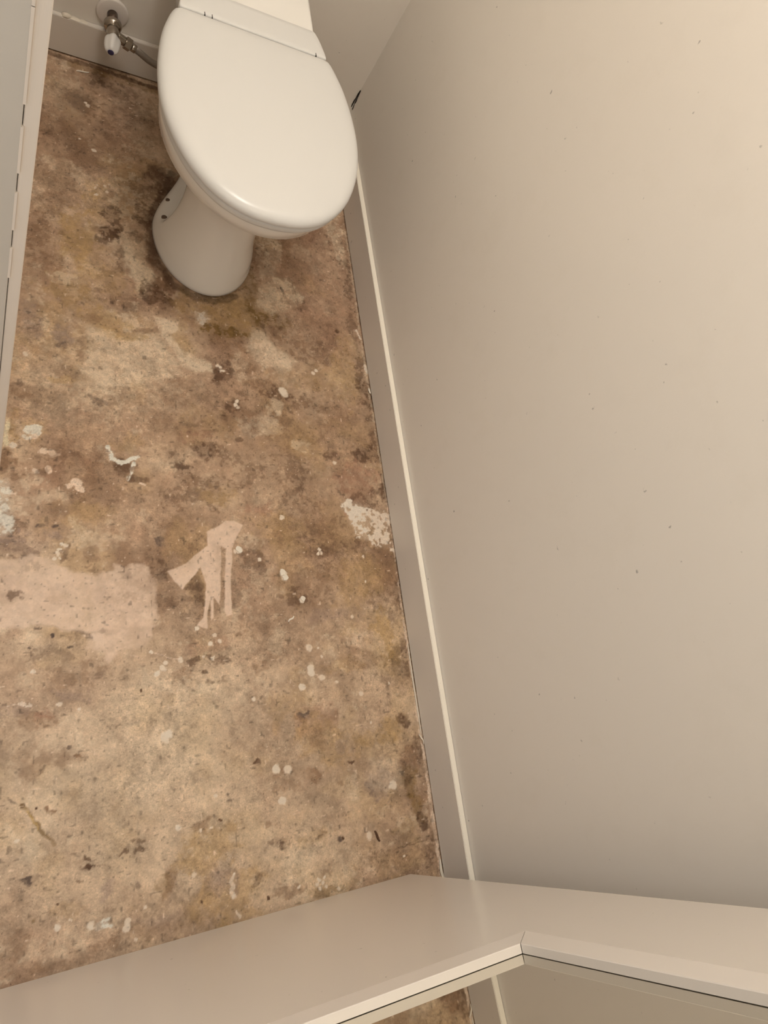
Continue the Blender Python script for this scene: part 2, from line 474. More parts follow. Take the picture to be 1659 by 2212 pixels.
 (-0.7419, -1.0256, 0.008, 0.0066, 'pk', 1, 0.1),
 (-0.7284, -1.0274, 0.0072, 0.0067, 'pk', 1, 0.1),
 (-0.7284, -1.0398, 0.0112, 0.0047, 'pk', 0.6, 0.3),
 (-0.7339, -1.0628, 0.0071, 0.0075, 'pk', 0.8, 0.1),
 (-0.7578, -0.9965, 0.0071, 0.0057, 'pk', 0.7, 0.1),
 (-0.686, -1.0861, 0.0098, 0.0094, 'pk', 0.9, 0.1),
 (-0.6804, -1.099, 0.0082, 0.0075, 'pk', 0.8, 0.1),
 (-0.6982, -1.0943, 0.0065, 0.0056, 'pk', 0.6, 0.1),
 (-0.6857, -1.0558, 0.0215, 0.0209, 'lr', 0.5, 0.2),
 (-0.8033, -1.0499, 0.0197, 0.0328, 'br', 0.85, 0.1),
 (-0.7929, -1.0903, 0.0121, 0.0126, 'br', 0.8, 0.2),
 (-0.7689, -1.0706, 0.0139, 0.0129, 'wh', 0.4, 0.75),
 (-0.7573, -1.0745, 0.0187, 0.0111, 'dk', 0.5, 0.4),
 (-0.722, -1.0345, 0.0243, 0.0227, 'br', 0.5, 0.3),
 (-0.7058, -1.0092, 0.0098, 0.0097, 'br', 0.6, 0.2),
 (-0.6642, -0.9909, 0.0517, 0.0256, 'lr', 0.45, 0.2),
 (-0.5869, -1.0042, 0.0361, 0.0222, 'oc', 0.4, 0.1),
 (-0.657, -1.0683, 0.0067, 0.0229, 'br', 0.5, 0.2),
 (-0.7796, -1.1346, 0.0227, 0.0213, 'lg', 0.45, 0.5),
 (-0.7377, -1.1193, 0.0394, 0.0181, 'lg', 0.35, 0.3),
 (-0.749, -1.1851, 0.0122, 0.0062, 'gd', 0.9, 0.3),
 (-0.726, -1.1828, 0.0062, 0.0036, 'gd', 0.9, 0.2),
 (-0.7935, -1.2006, 0.0295, 0.0137, 'gy', 0.6, 0.4),
 (-0.7299, -1.1953, 0.0185, 0.0088, 'gy', 0.5, 0.4),
 (-0.7822, -1.2219, 0.0447, 0.0136, 'gy', 0.3, 0.3),
 (-0.6987, -1.1679, 0.0239, 0.0126, 'oc', 0.4, 0.3),
 (-0.6582, -1.1438, 0.0415, 0.0185, 'oc', 0.35, 0.3),
 (-0.6671, -1.1988, 0.049, 0.0358, 'lg', 0.35, 0.3),
 (-0.6556, -1.2301, 0.0162, 0.016, 'br', 0.6, 0.3),
 (-0.7107, -1.2302, 0.0062, 0.0174, 'dk', 0.6, 0.2),
 (-0.6317, -1.0619, 0.0698, 0.0385, 'br', 0.3, 0.3),
 (-0.5724, -1.0974, 0.0266, 0.0078, 'lr', 0.6, 0.2),
 (-0.7336, -1.2884, 0.0226, 0.0101, 'dk', 0.0, 0.0),
 (-0.7543, -1.5188, 0.0283, 0.0178, 'br', 0.6, 0.4),
 (-0.7403, -1.5052, 0.01, 0.0121, 'rd', 0.7, 0.5),
 (-0.7924, -1.4925, 0.0276, 0.0222, 'gy', 0.35, 0.6),
 (-0.7788, -1.4864, 0.0181, 0.006, 'wh', 0.35, 0.75),
 (-0.7007, -1.4783, 0.0297, 0.0109, 'gy', 0.4, 0.6),
 (-0.693, -1.4395, 0.0378, 0.0237, 'br', 0.4, 0.5),
 (-0.663, -1.4458, 0.0184, 0.008, 'gd', 0.35, 0.5),
 (-0.7283, -1.3762, 0.0037, 0.0049, 'gd', 1, 0),
 (-0.7644, -1.3958, 0.0029, 0.0024, 'gd', 0.9, 0),
 (-0.7503, -1.3614, 0.0073, 0.0032, 'gd', 0.8, 0.1),
 (-0.6987, -1.3957, 0.0053, 0.0024, 'gd', 0.7, 0),
 (-0.582, -1.4831, 0.0024, 0.0024, 'dk', 1, 0),
 (-0.7641, -1.5835, 0.0417, 0.0186, 'br', 0.3, 0.3),
 (-0.7013, -1.5651, 0.0043, 0.003, 'gd', 0.8, 0.1),
 (-0.6892, -1.5808, 0.0058, 0.003, 'br', 0.9, 0),
 (-0.7262, -1.5885, 0.043, 0.0145, 'br', 0.3, 0.4),
 (-0.4554, -1.409, 0.0361, 0.0176, 'rd', 0.4, 0.3),
 (-0.4539, -1.3869, 0.0326, 0.0213, 'br', 0.3, 0.3),
 (-0.466, -1.4347, 0.0266, 0.0078, 'dk', 0.65, 0.55),
 (-0.4358, -1.4499, 0.0144, 0.0122, 'dk', 0.6, 0.55),
 (-0.5019, -1.4538, 0.0259, 0.0153, 'br', 0.5, 0.55),
 (-0.4514, -1.4808, 0.0124, 0.0077, 'dk', 0.9, 0.3),
 (-0.4243, -1.477, 0.0144, 0.0086, 'dk', 0.7, 0.5),
 (-0.4657, -1.4582, 0.0053, 0.0043, 'dk', 0.9, 0.1),
 (-0.4857, -1.472, 0.0349, 0.0118, 'br', 0.4, 0.6),
 (-0.3664, -1.3913, 0.0385, 0.0183, 'br', 0.4, 0.5),
 (-0.348, -1.4517, 0.0288, 0.0162, 'br', 0.5, 0.5),
 (-0.316, -1.4218, 0.0597, 0.0276, 'br', 0.25, 0.5),
 (-0.1747, -1.3615, 0.0663, 0.0159, 'gy', 0.35, 0.3),
 (-0.1441, -1.3777, 0.0333, 0.008, 'gd', 0.4, 0.4),
 (-0.4174, -1.5035, 0.0926, 0.0508, 'lg', 0.3, 0.2),
 (-0.5414, -1.5734, 0.0246, 0.0189, 'br', 0.35, 0.4),
 (-0.3088, -1.5398, 0.0587, 0.0348, 'oc', 0.3, 0.3),
 (-0.1784, -1.4684, 0.0429, 0.0152, 'oc', 0.35, 0.3),
 (-0.0685, -1.4013, 0.0231, 0.0443, 'oc', 0.8, 0.15),
 (-0.0603, -1.457, 0.023, 0.0297, 'od', 0.4, 0.3),
 (-0.1328, -1.4523, 0.0443, 0.0194, 'br', 0.4, 0.3),
 (-0.2327, -1.5653, 0.051, 0.0301, 'rd', 0.45, 0.2),
 (-0.212, -1.5629, 0.0246, 0.0108, 'br', 0.5, 0.3),
 (-0.2697, -1.557, 0.0138, 0.0088, 'gd', 0.8, 0.5),
 (-0.278, -1.5694, 0.0176, 0.0087, 'br', 0.5, 0.4),
 (-0.054, -1.5885, 0.018, 0.0206, 'dk', 0.85, 0.3),
 (-0.0444, -1.599, 0.009, 0.0131, 'dk', 0.8, 0.2),
 (-0.0908, -1.6079, 0.0331, 0.0275, 'oc', 0.6, 0.2),
 (-0.0564, -1.6673, 0.0245, 0.0271, 'br', 0.75, 0.2),
 (-0.1152, -1.6235, 0.0325, 0.0181, 'oc', 0.5, 0.3),
 (-0.2382, -1.609, 0.0607, 0.0432, 'oc', 0.5, 0.2),
 (-0.2091, -1.6187, 0.0142, 0.0123, 'gy', 0.4, 0.1),
 (-0.2486, -1.6122, 0.0178, 0.0156, 'br', 0.4, 0.3),
 (-0.3784, -1.6309, 0.0054, 0.0041, 'dk', 0.95, 0.2),
 (-0.1884, -1.6538, 0.0061, 0.0043, 'dk', 0.95, 0.2),
 (-0.2702, -1.6696, 0.0135, 0.0117, 'br', 0.75, 0.3),
 (-0.3286, -1.6557, 0.0205, 0.0082, 'br', 0.5, 0.4),
 (-0.3231, -1.6747, 0.0224, 0.0114, 'br', 0.4, 0.4),
 (-0.2088, -1.691, 0.0181, 0.0042, 'br', 0.5, 0.4),
 (-0.1329, -1.7018, 0.0274, 0.0293, 'gy', 0.6, 0.3),
 (-0.1497, -1.7081, 0.0145, 0.0171, 'gd', 0.4, 0.4),
 (-0.0588, -1.7123, 0.0154, 0.0265, 'od', 0.6, 0.2),
 (-0.0488, -1.7495, 0.0154, 0.0261, 'od', 0.7, 0.2),
 (-0.0719, -1.6925, 0.0131, 0.0301, 'dk', 0.5, 0.3),
 (-0.4426, -1.6854, 0.0068, 0.0047, 'gd', 0.8, 0.2),
 (-0.4544, -1.7185, 0.0034, 0.0023, 'dk', 1, 0),
 (-0.3605, -1.7731, 0.0215, 0.0077, 'dk', 0.5, 0.5),
 (-0.3477, -1.7792, 0.0126, 0.0077, 'dk', 0.6, 0.5),
 (-0.2275, -1.7924, 0.0078, 0.004, 'gd', 0.9, 0.2),
 (-0.2222, -1.7893, 0.0029, 0.0032, 'dk', 1, 0),
 (-0.367, -1.7485, 0.0179, 0.0077, 'br', 0.5, 0.5),
 (-0.2696, -1.7827, 0.0152, 0.0048, 'dk', 0.5, 0.5),
 (-0.1062, -1.7667, 0.0362, 0.0254, 'lr', 0.5, 0.2),
 (-0.1001, -1.7935, 0.0319, 0.0118, 'oc', 0.3, 0.3),
 (-0.0424, -1.7875, 0.0099, 0.0189, 'dk', 0.8, 0.3),
 (-0.0274, -1.8144, 0.0132, 0.0171, 'dk', 0.7, 0.3),
 (-0.03, -1.8571, 0.0153, 0.025, 'dk', 0.6, 0.4),
 (-0.1487, -1.8352, 0.0307, 0.0097, 'dk', 0.4, 0.5),
 (-0.0879, -1.8464, 0.0534, 0.0164, 'br', 0.4, 0.3),
 (-0.2474, -1.833, 0.023, 0.0186, 'br', 0.5, 0.4),
 (-0.2276, -1.8288, 0.039, 0.0157, 'lg', 0.3, 0.3),
 (-0.2694, -1.7811, 0.0382, 0.0158, 'oc', 0.3, 0.3),
 (-0.3187, -1.804, 0.0275, 0.0184, 'lg', 0.4, 0.3),
 (-0.4928, -1.7236, 0.0247, 0.0134, 'br', 0.6, 0.2),
 (-0.4868, -1.7583, 0.0582, 0.0365, 'oc', 0.55, 0.1),
 (-0.5441, -1.7913, 0.0172, 0.0211, 'br', 0.6, 0.15),
 (-0.5582, -1.7992, 0.0186, 0.014, 'od', 0.45, 0.2),
 (-0.5194, -1.7671, 0.0321, 0.0216, 'oc', 0.3, 0.3),
 (-0.4438, -1.8437, 0.0505, 0.0355, 'oc', 0.55, 0.1),
 (-0.4586, -1.8225, 0.0199, 0.0258, 'gy', 0.5, 0.2),
 (-0.4307, -1.8862, 0.0506, 0.0099, 'oc', 0.5, 0.2),
 (-0.4928, -1.8515, 0.0323, 0.0278, 'oc', 0.3, 0.3),
 (-0.392, -1.8283, 0.0104, 0.0059, 'dk', 0.6, 0.4),
 (-0.3511, -1.8552, 0.0357, 0.0103, 'br', 0.6, 0.4),
 (-0.2713, -1.8714, 0.0376, 0.0106, 'od', 0.5, 0.3),
 (-0.3787, -1.8608, 0.0035, 0.0029, 'dk', 1, 0),
 (-0.4954, -1.8417, 0.0016, 0.0028, 'dk', 1, 0),
 (-0.651, -1.7911, 0.0115, 0.0229, 'gy', 0.5, 0.2),
 (-0.6481, -1.822, 0.01, 0.012, 'dk', 0.55, 0.3),
 (-0.6043, -1.7936, 0.0074, 0.0083, 'gd', 0.5, 0.5),
 (-0.6424, -1.8794, 0.0215, 0.0065, 'br', 0.6, 0.4),
 (-0.5771, -1.8542, 0.0457, 0.0135, 'gy', 0.3, 0.2),
 (-0.7165, -1.8811, 0.0828, 0.0088, 'br', 0.6, 0.3),
 (-0.7803, -1.8535, 0.0324, 0.0185, 'br', 0.5, 0.3),
 (-0.5628, -1.8675, 0.0936, 0.0134, 'br', 0.35, 0.3),
 (-0.7618, -1.8202, 0.0052, 0.0038, 'od', 0.8, 0.2),
 (-0.703, -1.8137, 0.0277, 0.013, 'oc', 0.3, 0.3),
 (-0.7868, -1.6347, 0.0067, 0.0042, 'gd', 0.8, 0.2),
 (-0.7701, -1.6462, 0.004, 0.0035, 'dk', 0.9, 0.1),
 (-0.7507, -1.652, 0.0027, 0.0021, 'dk', 1, 0),
 (-0.7337, -1.6624, 0.0028, 0.0063, 'br', 0.9, 0.2),
 (-0.6058, -1.7263, 0.0106, 0.0071, 'dk', 0.6, 0.55),
 (-0.604, -1.7409, 0.009, 0.0057, 'dk', 0.7, 0.5),
 (-0.6677, -1.7371, 0.0101, 0.0062, 'dk', 0.8, 0.5),
 (-0.6284, -1.7436, 0.0103, 0.0042, 'dk', 0.7, 0.5),
 (-0.6707, -1.7497, 0.0114, 0.0027, 'dk', 1, 0.25),
 (-0.6523, -1.751, 0.0087, 0.0021, 'dk', 0.9, 0.3),
 (-0.756, -1.7502, 0.0134, 0.004, 'gd', 0.8, 0.55),
 (-0.7881, -1.7538, 0.0262, 0.0052, 'gd', 0.6, 0.6),
 (-0.689, -1.7666, 0.0098, 0.0034, 'dk', 0.6, 0.5),
 (-0.7189, -1.7985, 0.0027, 0.0013, 'dk', 1, 0),
 (-0.0361, -0.7522, 0.0133, 0.0529, 'dk', 0.6, 0.4),
 (-0.017, -0.8393, 0.0186, 0.0515, 'dk', 0.7, 0.4),
 (-0.0151, -0.9507, 0.0182, 0.0371, 'dk', 0.7, 0.4),
 (-0.0088, -1.0695, 0.0127, 0.0472, 'dk', 0.7, 0.4),
 (-0.011, -1.2828, 0.0122, 0.0646, 'dk', 0.5, 0.4),
 (-0.02, -1.4597, 0.0117, 0.0499, 'dk', 0.5, 0.4),
 (-0.0255, -1.6527, 0.0113, 0.0367, 'dk', 0.6, 0.4),
 (-0.6505, -1.3894, 0.0141, 0.0116, 'pk', 0.7, 0.2),
 (-0.5627, -1.3423, 0.0118, 0.0079, 'pk', 0.7, 0.3),
]
PATCHES = [
 ([(-0.524, -0.6883), (-0.4976, -0.6927), (-0.4746, -0.6931), (-0.4747, -0.7143), (-0.4954, -0.7296), (-0.4617, -0.7702), (-0.4118, -0.7856), (-0.409, -0.806), (-0.4424, -0.8176), (-0.4686, -0.8055), (-0.4911, -0.7635), (-0.5139, -0.7259)], 'lg', 0.8, 0.005, 0.35, 0.0003, 1.0),
 ([(-0.6624, -0.7369), (-0.6065, -0.7424), (-0.6041, -0.7575), (-0.5604, -0.7579), (-0.5169, -0.7483), (-0.5016, -0.7766), (-0.4649, -0.8276), (-0.5638, -0.8566), (-0.6352, -0.8976), (-0.6743, -0.8443), (-0.6559, -0.7795)], 'lg', 0.55, 0.009, 0.35, 0.0002, 1.0),
 ([(-0.2371, -0.5234), (-0.1989, -0.5256), (-0.1564, -0.5622), (-0.1821, -0.5941), (-0.2482, -0.6356), (-0.2857, -0.6173), (-0.2762, -0.5637)], 'lg', 0.75, 0.007, 0.5, 0.0003, 1.0),
 ([(-0.3036, -0.6787), (-0.274, -0.6884), (-0.2545, -0.7224), (-0.1998, -0.7535), (-0.2262, -0.7821), (-0.2935, -0.7773), (-0.3227, -0.7336)], 'lg', 0.7, 0.01, 0.3, 0.0002, 1.0),
 ([(-0.2785, -0.3936), (-0.2083, -0.3562), (-0.2121, -0.4662), (-0.2352, -0.5284), (-0.2713, -0.5364), (-0.2756, -0.4545)], 'lg', 0.4, 0.009, 0.4, 0.0, 1.0),
 ([(-0.8322, -1.2356), (-0.8108, -1.2389), (-0.7819, -1.2406), (-0.7622, -1.2295), (-0.7336, -1.239), (-0.6954, -1.2607), (-0.6586, -1.2681), (-0.6229, -1.2587), (-0.621, -1.2453), (-0.6046, -1.2525), (-0.5742, -1.2454), (-0.5592, -1.2555), (-0.5485, -1.2856), (-0.547, -1.3304), (-0.5461, -1.3499), (-0.5583, -1.3781), (-0.5623, -1.396), (-0.5857, -1.4074), (-0.6092, -1.4085), (-0.6388, -1.428), (-0.6423, -1.4097), (-0.6715, -1.4022), (-0.6682, -1.3818), (-0.6596, -1.3756), (-0.7037, -1.366), (-0.7518, -1.3524), (-0.7754, -1.3602), (-0.8085, -1.3587), (-0.8291, -1.36)], 'pl', 0.72, 0.005, 0.14, 0.0006, 1.3),
 ([(-0.4428, -1.178), (-0.4203, -1.1686), (-0.402, -1.1552), (-0.3843, -1.1547), (-0.3653, -1.1633), (-0.379, -1.1857), (-0.3939, -1.2147), (-0.401, -1.2815), (-0.4044, -1.349), (-0.4131, -1.3524), (-0.4188, -1.342), (-0.4154, -1.3086), (-0.4107, -1.2459), (-0.4065, -1.2148), (-0.4165, -1.208), (-0.4198, -1.2535), (-0.4227, -1.2944), (-0.4281, -1.3297), (-0.439, -1.3146), (-0.4417, -1.354), (-0.4466, -1.3593), (-0.4459, -1.3208), (-0.4527, -1.3408), (-0.4559, -1.376), (-0.4751, -1.3689), (-0.4616, -1.3532), (-0.4559, -1.3206), (-0.4519, -1.2873), (-0.4598, -1.2533), (-0.4985, -1.2975), (-0.5118, -1.2826), (-0.5249, -1.2622), (-0.4893, -1.2457), (-0.4576, -1.218), (-0.4448, -1.2083)], 'pl', 0.92, 0.0015, 0.05, 0.0006, 0.35),
 ([(-0.1296, -1.1112), (-0.1127, -1.0904), (-0.0943, -1.102), (-0.0673, -1.1134), (-0.0743, -1.1517), (-0.0706, -1.1903), (-0.0828, -1.1927), (-0.1054, -1.1788), (-0.1126, -1.156), (-0.1127, -1.1317)], 'wh', 0.95, 0.007, 0.62, 0.0004, 1.8),
 ([(-0.0673, -1.1134), (-0.0396, -1.1226), (-0.011, -1.1285), (-0.0156, -1.194), (-0.0138, -1.2129), (-0.0597, -1.2045), (-0.0803, -1.1916)], 'wh', 0.6, 0.009, 0.65, 0.0003, 1.8),
 ([(-0.8358, -1.0865), (-0.8026, -1.0891), (-0.8001, -1.1105), (-0.7919, -1.1598), (-0.7828, -1.1744), (-0.7929, -1.1877), (-0.8117, -1.1966), (-0.8331, -1.1969)], 'cr', 0.75, 0.005, 0.55, 0.0004, 1.5),
 ([(-0.1418, -1.6563), (-0.0782, -1.6645), (-0.069, -1.6884), (-0.0786, -1.7184), (-0.1156, -1.7262), (-0.1599, -1.7066), (-0.1455, -1.6806)], 'lg', 0.35, 0.009, 0.3, 0.0, 1.0),
]
STREAKS = [
 ([(-0.467, -0.2798), (-0.4918, -0.3502), (-0.5179, -0.4237), (-0.5269, -0.4925), (-0.5152, -0.5519), (-0.4828, -0.5961), (-0.4427, -0.6169), (-0.39, -0.6208), (-0.336, -0.5996)], 0.0115, 'dd', 0.55, 0.1),  # ring at the pan foot: part stain, part toilet shadow painted in
 ([(-0.4918, -0.3502), (-0.5222, -0.4275), (-0.5292, -0.4993), (-0.5156, -0.5618), (-0.4834, -0.6084)], 0.0139, 'dk', 0.6, 0.3),  # broad left side of the ring, stain with painted shadow
 ([(-0.6288, -1.0077), (-0.6225, -1.0319), (-0.6037, -1.0404), (-0.5833, -1.031), (-0.5707, -1.0261)], 0.0051, 'cr', 1.0, 0.62),
 ([(-0.5792, -1.0407), (-0.5849, -1.053), (-0.5834, -1.0608), (-0.5925, -1.0731)], 0.0047, 'cr', 1.0, 0.62),
 ([(-0.57, -1.0816), (-0.5613, -1.0851)], 0.0028, 'pk', 0.9, 0.1),
 ([(-0.7715, -1.646), (-0.7566, -1.6657), (-0.7431, -1.6886), (-0.7242, -1.7131)], 0.0034, 'od', 0.75, 0.3),
 ([(-0.7634, -1.6577), (-0.7465, -1.6846)], 0.0017, 'oy', 0.7, 0.2),
 ([(-0.4372, -1.812), (-0.4429, -1.8205), (-0.4376, -1.8282), (-0.4433, -1.8366), (-0.4399, -1.8467)], 0.0035, 'wh', 0.85, 0.45),
 ([(-0.436, -1.8692), (-0.4302, -1.8791)], 0.0023, 'wh', 0.8, 0.3),
 ([(-0.6141, -1.4123), (-0.5838, -1.4226), (-0.5758, -1.4257)], 0.0012, 'pl', 0.5, 0.2),
 ([(-0.5606, -1.4157), (-0.536, -1.4241), (-0.5092, -1.4318)], 0.0008, 'pl', 0.8, 0.1),
 ([(-0.7518, -1.3532), (-0.7075, -1.3642), (-0.6619, -1.378)], 0.0016, 'gd', 0.4, 0.3),
 ([(-0.1059, -1.828), (-0.0626, -1.8256), (-0.0185, -1.8264)], 0.001, 'dk', 0.6, 0.2),
 ([(-0.0142, -1.5395), (-0.0154, -1.5973), (-0.0143, -1.6353), (-0.0149, -1.7003), (-0.0155, -1.7635), (-0.016, -1.8424), (-0.0179, -1.8976), (-0.0171, -1.9437)], 0.0045, 'pk', 0.85, 0.5),
 ([(-0.0153, -1.3781), (-0.0153, -1.46), (-0.0142, -1.5395)], 0.0033, 'pk', 0.6, 0.5),
 ([(-0.0126, -1.0696), (-0.0133, -1.1727), (-0.014, -1.272), (-0.0153, -1.3781)], 0.0029, 'pk', 0.5, 0.6),
 ([(-0.0162, -0.3302), (-0.0134, -0.3888), (-0.0134, -0.5042), (-0.0176, -0.6702), (-0.015, -0.8264), (-0.0126, -1.0696)], 0.0034, 'lg', 0.45, 0.6),
 ([(-0.0261, -0.6381), (-0.0183, -0.6569)], 0.0028, 'wh', 0.7, 0.2),
 ([(-0.0169, -0.7363), (-0.0142, -0.7529)], 0.0047, 'wh', 0.9, 0.2),
 ([(-0.6862, -0.0517), (-0.6662, -0.0487), (-0.6458, -0.0427)], 0.0019, 'br', 0.0, 0),
 ([(-0.7354, -0.0194), (-0.4848, -0.0274)], 0.0069, 'dk', 0.75, 0.2),
 ([(-0.6911, -0.0323), (-0.5886, -0.0384), (-0.4854, -0.0396)], 0.0092, 'od', 0.45, 0.4),
]
SPOTS = [(-0.794, -1.0176, 0.0042), (-0.2881, -1.2672, 0.0081), (-0.2851, -1.2772, 0.0071), (-0.2533, -1.3263, 0.0061), (-0.3795, -1.2165, 0.0069), (-0.3887, -1.2215, 0.0039), (-0.3379, -1.2372, 0.004), (-0.2775, -1.1444, 0.0053), (-0.0943, -1.2307, 0.0034), (-0.0971, -1.288, 0.0033), (-0.2483, -1.4258, 0.0079), (-0.249, -1.4661, 0.0078), (-0.2489, -1.4745, 0.0087), (-0.228, -1.4872, 0.0068), (-0.2723, -1.502, 0.0076), (-0.3746, -1.5161, 0.0045), (-0.1963, -1.4991, 0.003), (-0.0727, -1.5111, 0.0031), (-0.1426, -1.5261, 0.005), (-0.5451, -1.5666, 0.008), (-0.5368, -1.5628, 0.0073), (-0.5398, -1.5736, 0.0048), (-0.6848, -1.5038, 0.003), (-0.7577, -1.4355, 0.003), (-0.7168, -1.4938, 0.0037), (-0.5523, -1.4542, 0.0058), (-0.7787, -1.6967, 0.0033), (-0.6727, -1.8386, 0.0061), (-0.6728, -1.8425, 0.0054), (-0.6168, -1.8455, 0.0056), (-0.6171, -1.8548, 0.0063), (-0.7203, -1.8326, 0.004), (-0.7031, -1.8267, 0.0027), (-0.6041, -1.8751, 0.0028), (-0.5895, -1.8311, 0.0029), (-0.5054, -1.7995, 0.0045), (-0.5287, -1.7198, 0.0046), (-0.4899, -1.7301, 0.0031), (-0.4718, -1.7286, 0.0032), (-0.3427, -1.6488, 0.0078), (-0.3188, -1.652, 0.0079), (-0.0994, -1.7127, 0.0087), (-0.3354, -1.7041, 0.0077), (-0.165, -1.7951, 0.0073), (-0.2278, -1.4271, 0.003), (-0.2228, -1.4454, 0.003), (-0.1411, -1.3648, 0.0042), (-0.1309, -1.585, 0.003), (-0.4599, -1.6781, 0.0032), (-0.7752, -0.8221, 0.0046), (-0.7106, -1.2083, 0.0033), (-0.7052, -1.2109, 0.0042), (-0.7161, -1.2171, 0.0033), (-0.7207, -1.2233, 0.0033), (-0.7176, -1.2285, 0.0041), (-0.7238, -1.2372, 0.0033), (-0.7161, -1.2355, 0.0025), (-0.6412, -0.3792, 0.0034), (-0.6362, -0.3713, 0.0023), (-0.6206, -0.369, 0.0035), (-0.617, -0.3846, 0.0035), (-0.6387, -0.3988, 0.0034), (-0.6107, -0.3633, 0.0023), (-0.6424, -0.2741, 0.0048), (-0.6714, -0.2525, 0.0024), (-0.6523, -0.1474, 0.005), (-0.6573, -0.141, 0.0037), (-0.3875, -0.7948, 0.0045), (-0.3936, -0.7922, 0.0045), (-0.3807, -0.8019, 0.0034), (-0.3861, -0.8038, 0.0034), (-0.3561, -0.8769, 0.0044), (-0.3609, -0.8843, 0.0044), (-0.3552, -0.8916, 0.0044), (-0.3526, -0.8731, 0.0033), (-0.2456, -0.8366, 0.0107), (-0.2408, -0.8443, 0.0083), (-0.1541, -0.7692, 0.005), (-0.1623, -0.7779, 0.005), (-0.1367, -1.0075, 0.0047), (-0.1997, -1.2163, 0.0043), (-0.195, -1.2226, 0.0032), (-0.2028, -1.2236, 0.0032), (-0.4481, -1.4333, 0.0035), (-0.4657, -1.4304, 0.0026), (-0.2781, -1.8515, 0.0034), (-0.2723, -1.8573, 0.0034), (-0.2835, -1.8574, 0.0034), (-0.2684, -1.8487, 0.0026), (-0.2799, -1.8658, 0.0034), (-0.2658, -1.8655, 0.0034), (-0.319, -1.8556, 0.0025), (-0.2414, -1.8736, 0.0034), (-0.0964, -1.8465, 0.0028), (-0.4755, -1.3751, 0.0053), (-0.4424, -1.3893, 0.0045), (-0.4506, -1.4049, 0.0053), (-0.4315, -1.4024, 0.0045), (-0.5092, -1.4318, 0.0051), (-0.5623, -1.4156, 0.0033), (-0.542, -1.4465, 0.0059), (-0.5365, -1.4359, 0.0042)]

# ------------------------------------------------------------------ the floor
STEP = 0.0018
X0, Y0 = -0.905, -2.02
RNG = np.random.default_rng(11)

def vnoise(X, Y, cell, seed):
    """smooth value noise in 0..1 at world cell size"""
    r = np.random.default_rng(seed)
    tab = r.random((256, 256))
    u = X / cell + 40.3; v = Y / cell + 77.7
    i = np.floor(u).astype(int); j = np.floor(v).astype(int)
    a = u - i; b = v - j
    a = a * a * (3 - 2 * a); b = b * b * (3 - 2 * b)
    i0 = i & 255; i1 = (i + 1) & 255; j0 = j & 255; j1 = (j + 1) & 255
    return (tab[i0, j0] * (1 - a) + tab[i1, j0] * a) * (1 - b) + (tab[i0, j1] * (1 - a) + tab[i1, j1] * a) * b

def fbm(X, Y, cell, seed, octs=4, gain=0.55):
    s = 0.0; t = 0.0; amp = 1.0
    for k in range(octs):
        s = s + amp * vnoise(X, Y, cell / 2 ** k, seed + 17 * k); t += amp; amp *= gain
    return s / t

def sstep(e0, e1, x):
    t = np.clip((x - e0) / (e1 - e0), 0, 1)
    return t * t * (3 - 2 * t)

TONES = {k: np.array(lin(v)) for k, v in {
    'dk': (90, 64, 45), 'dd': (56, 38, 26), 'br': (122, 92, 68), 'rd': (138, 102, 80), 'lr': (168, 138, 110),
    'oc': (153, 122, 83), 'od': (112, 84, 45), 'oy': (166, 132, 74), 'lg': (186, 164, 138), 'pk': (204, 178, 154),
    'pl': (187, 160, 138), 'wh': (220, 202, 182), 'cr': (190, 180, 164), 'cm': (206, 190, 158),
    'gy': (130, 108, 95), 'gd': (86, 69, 59)}.items()}

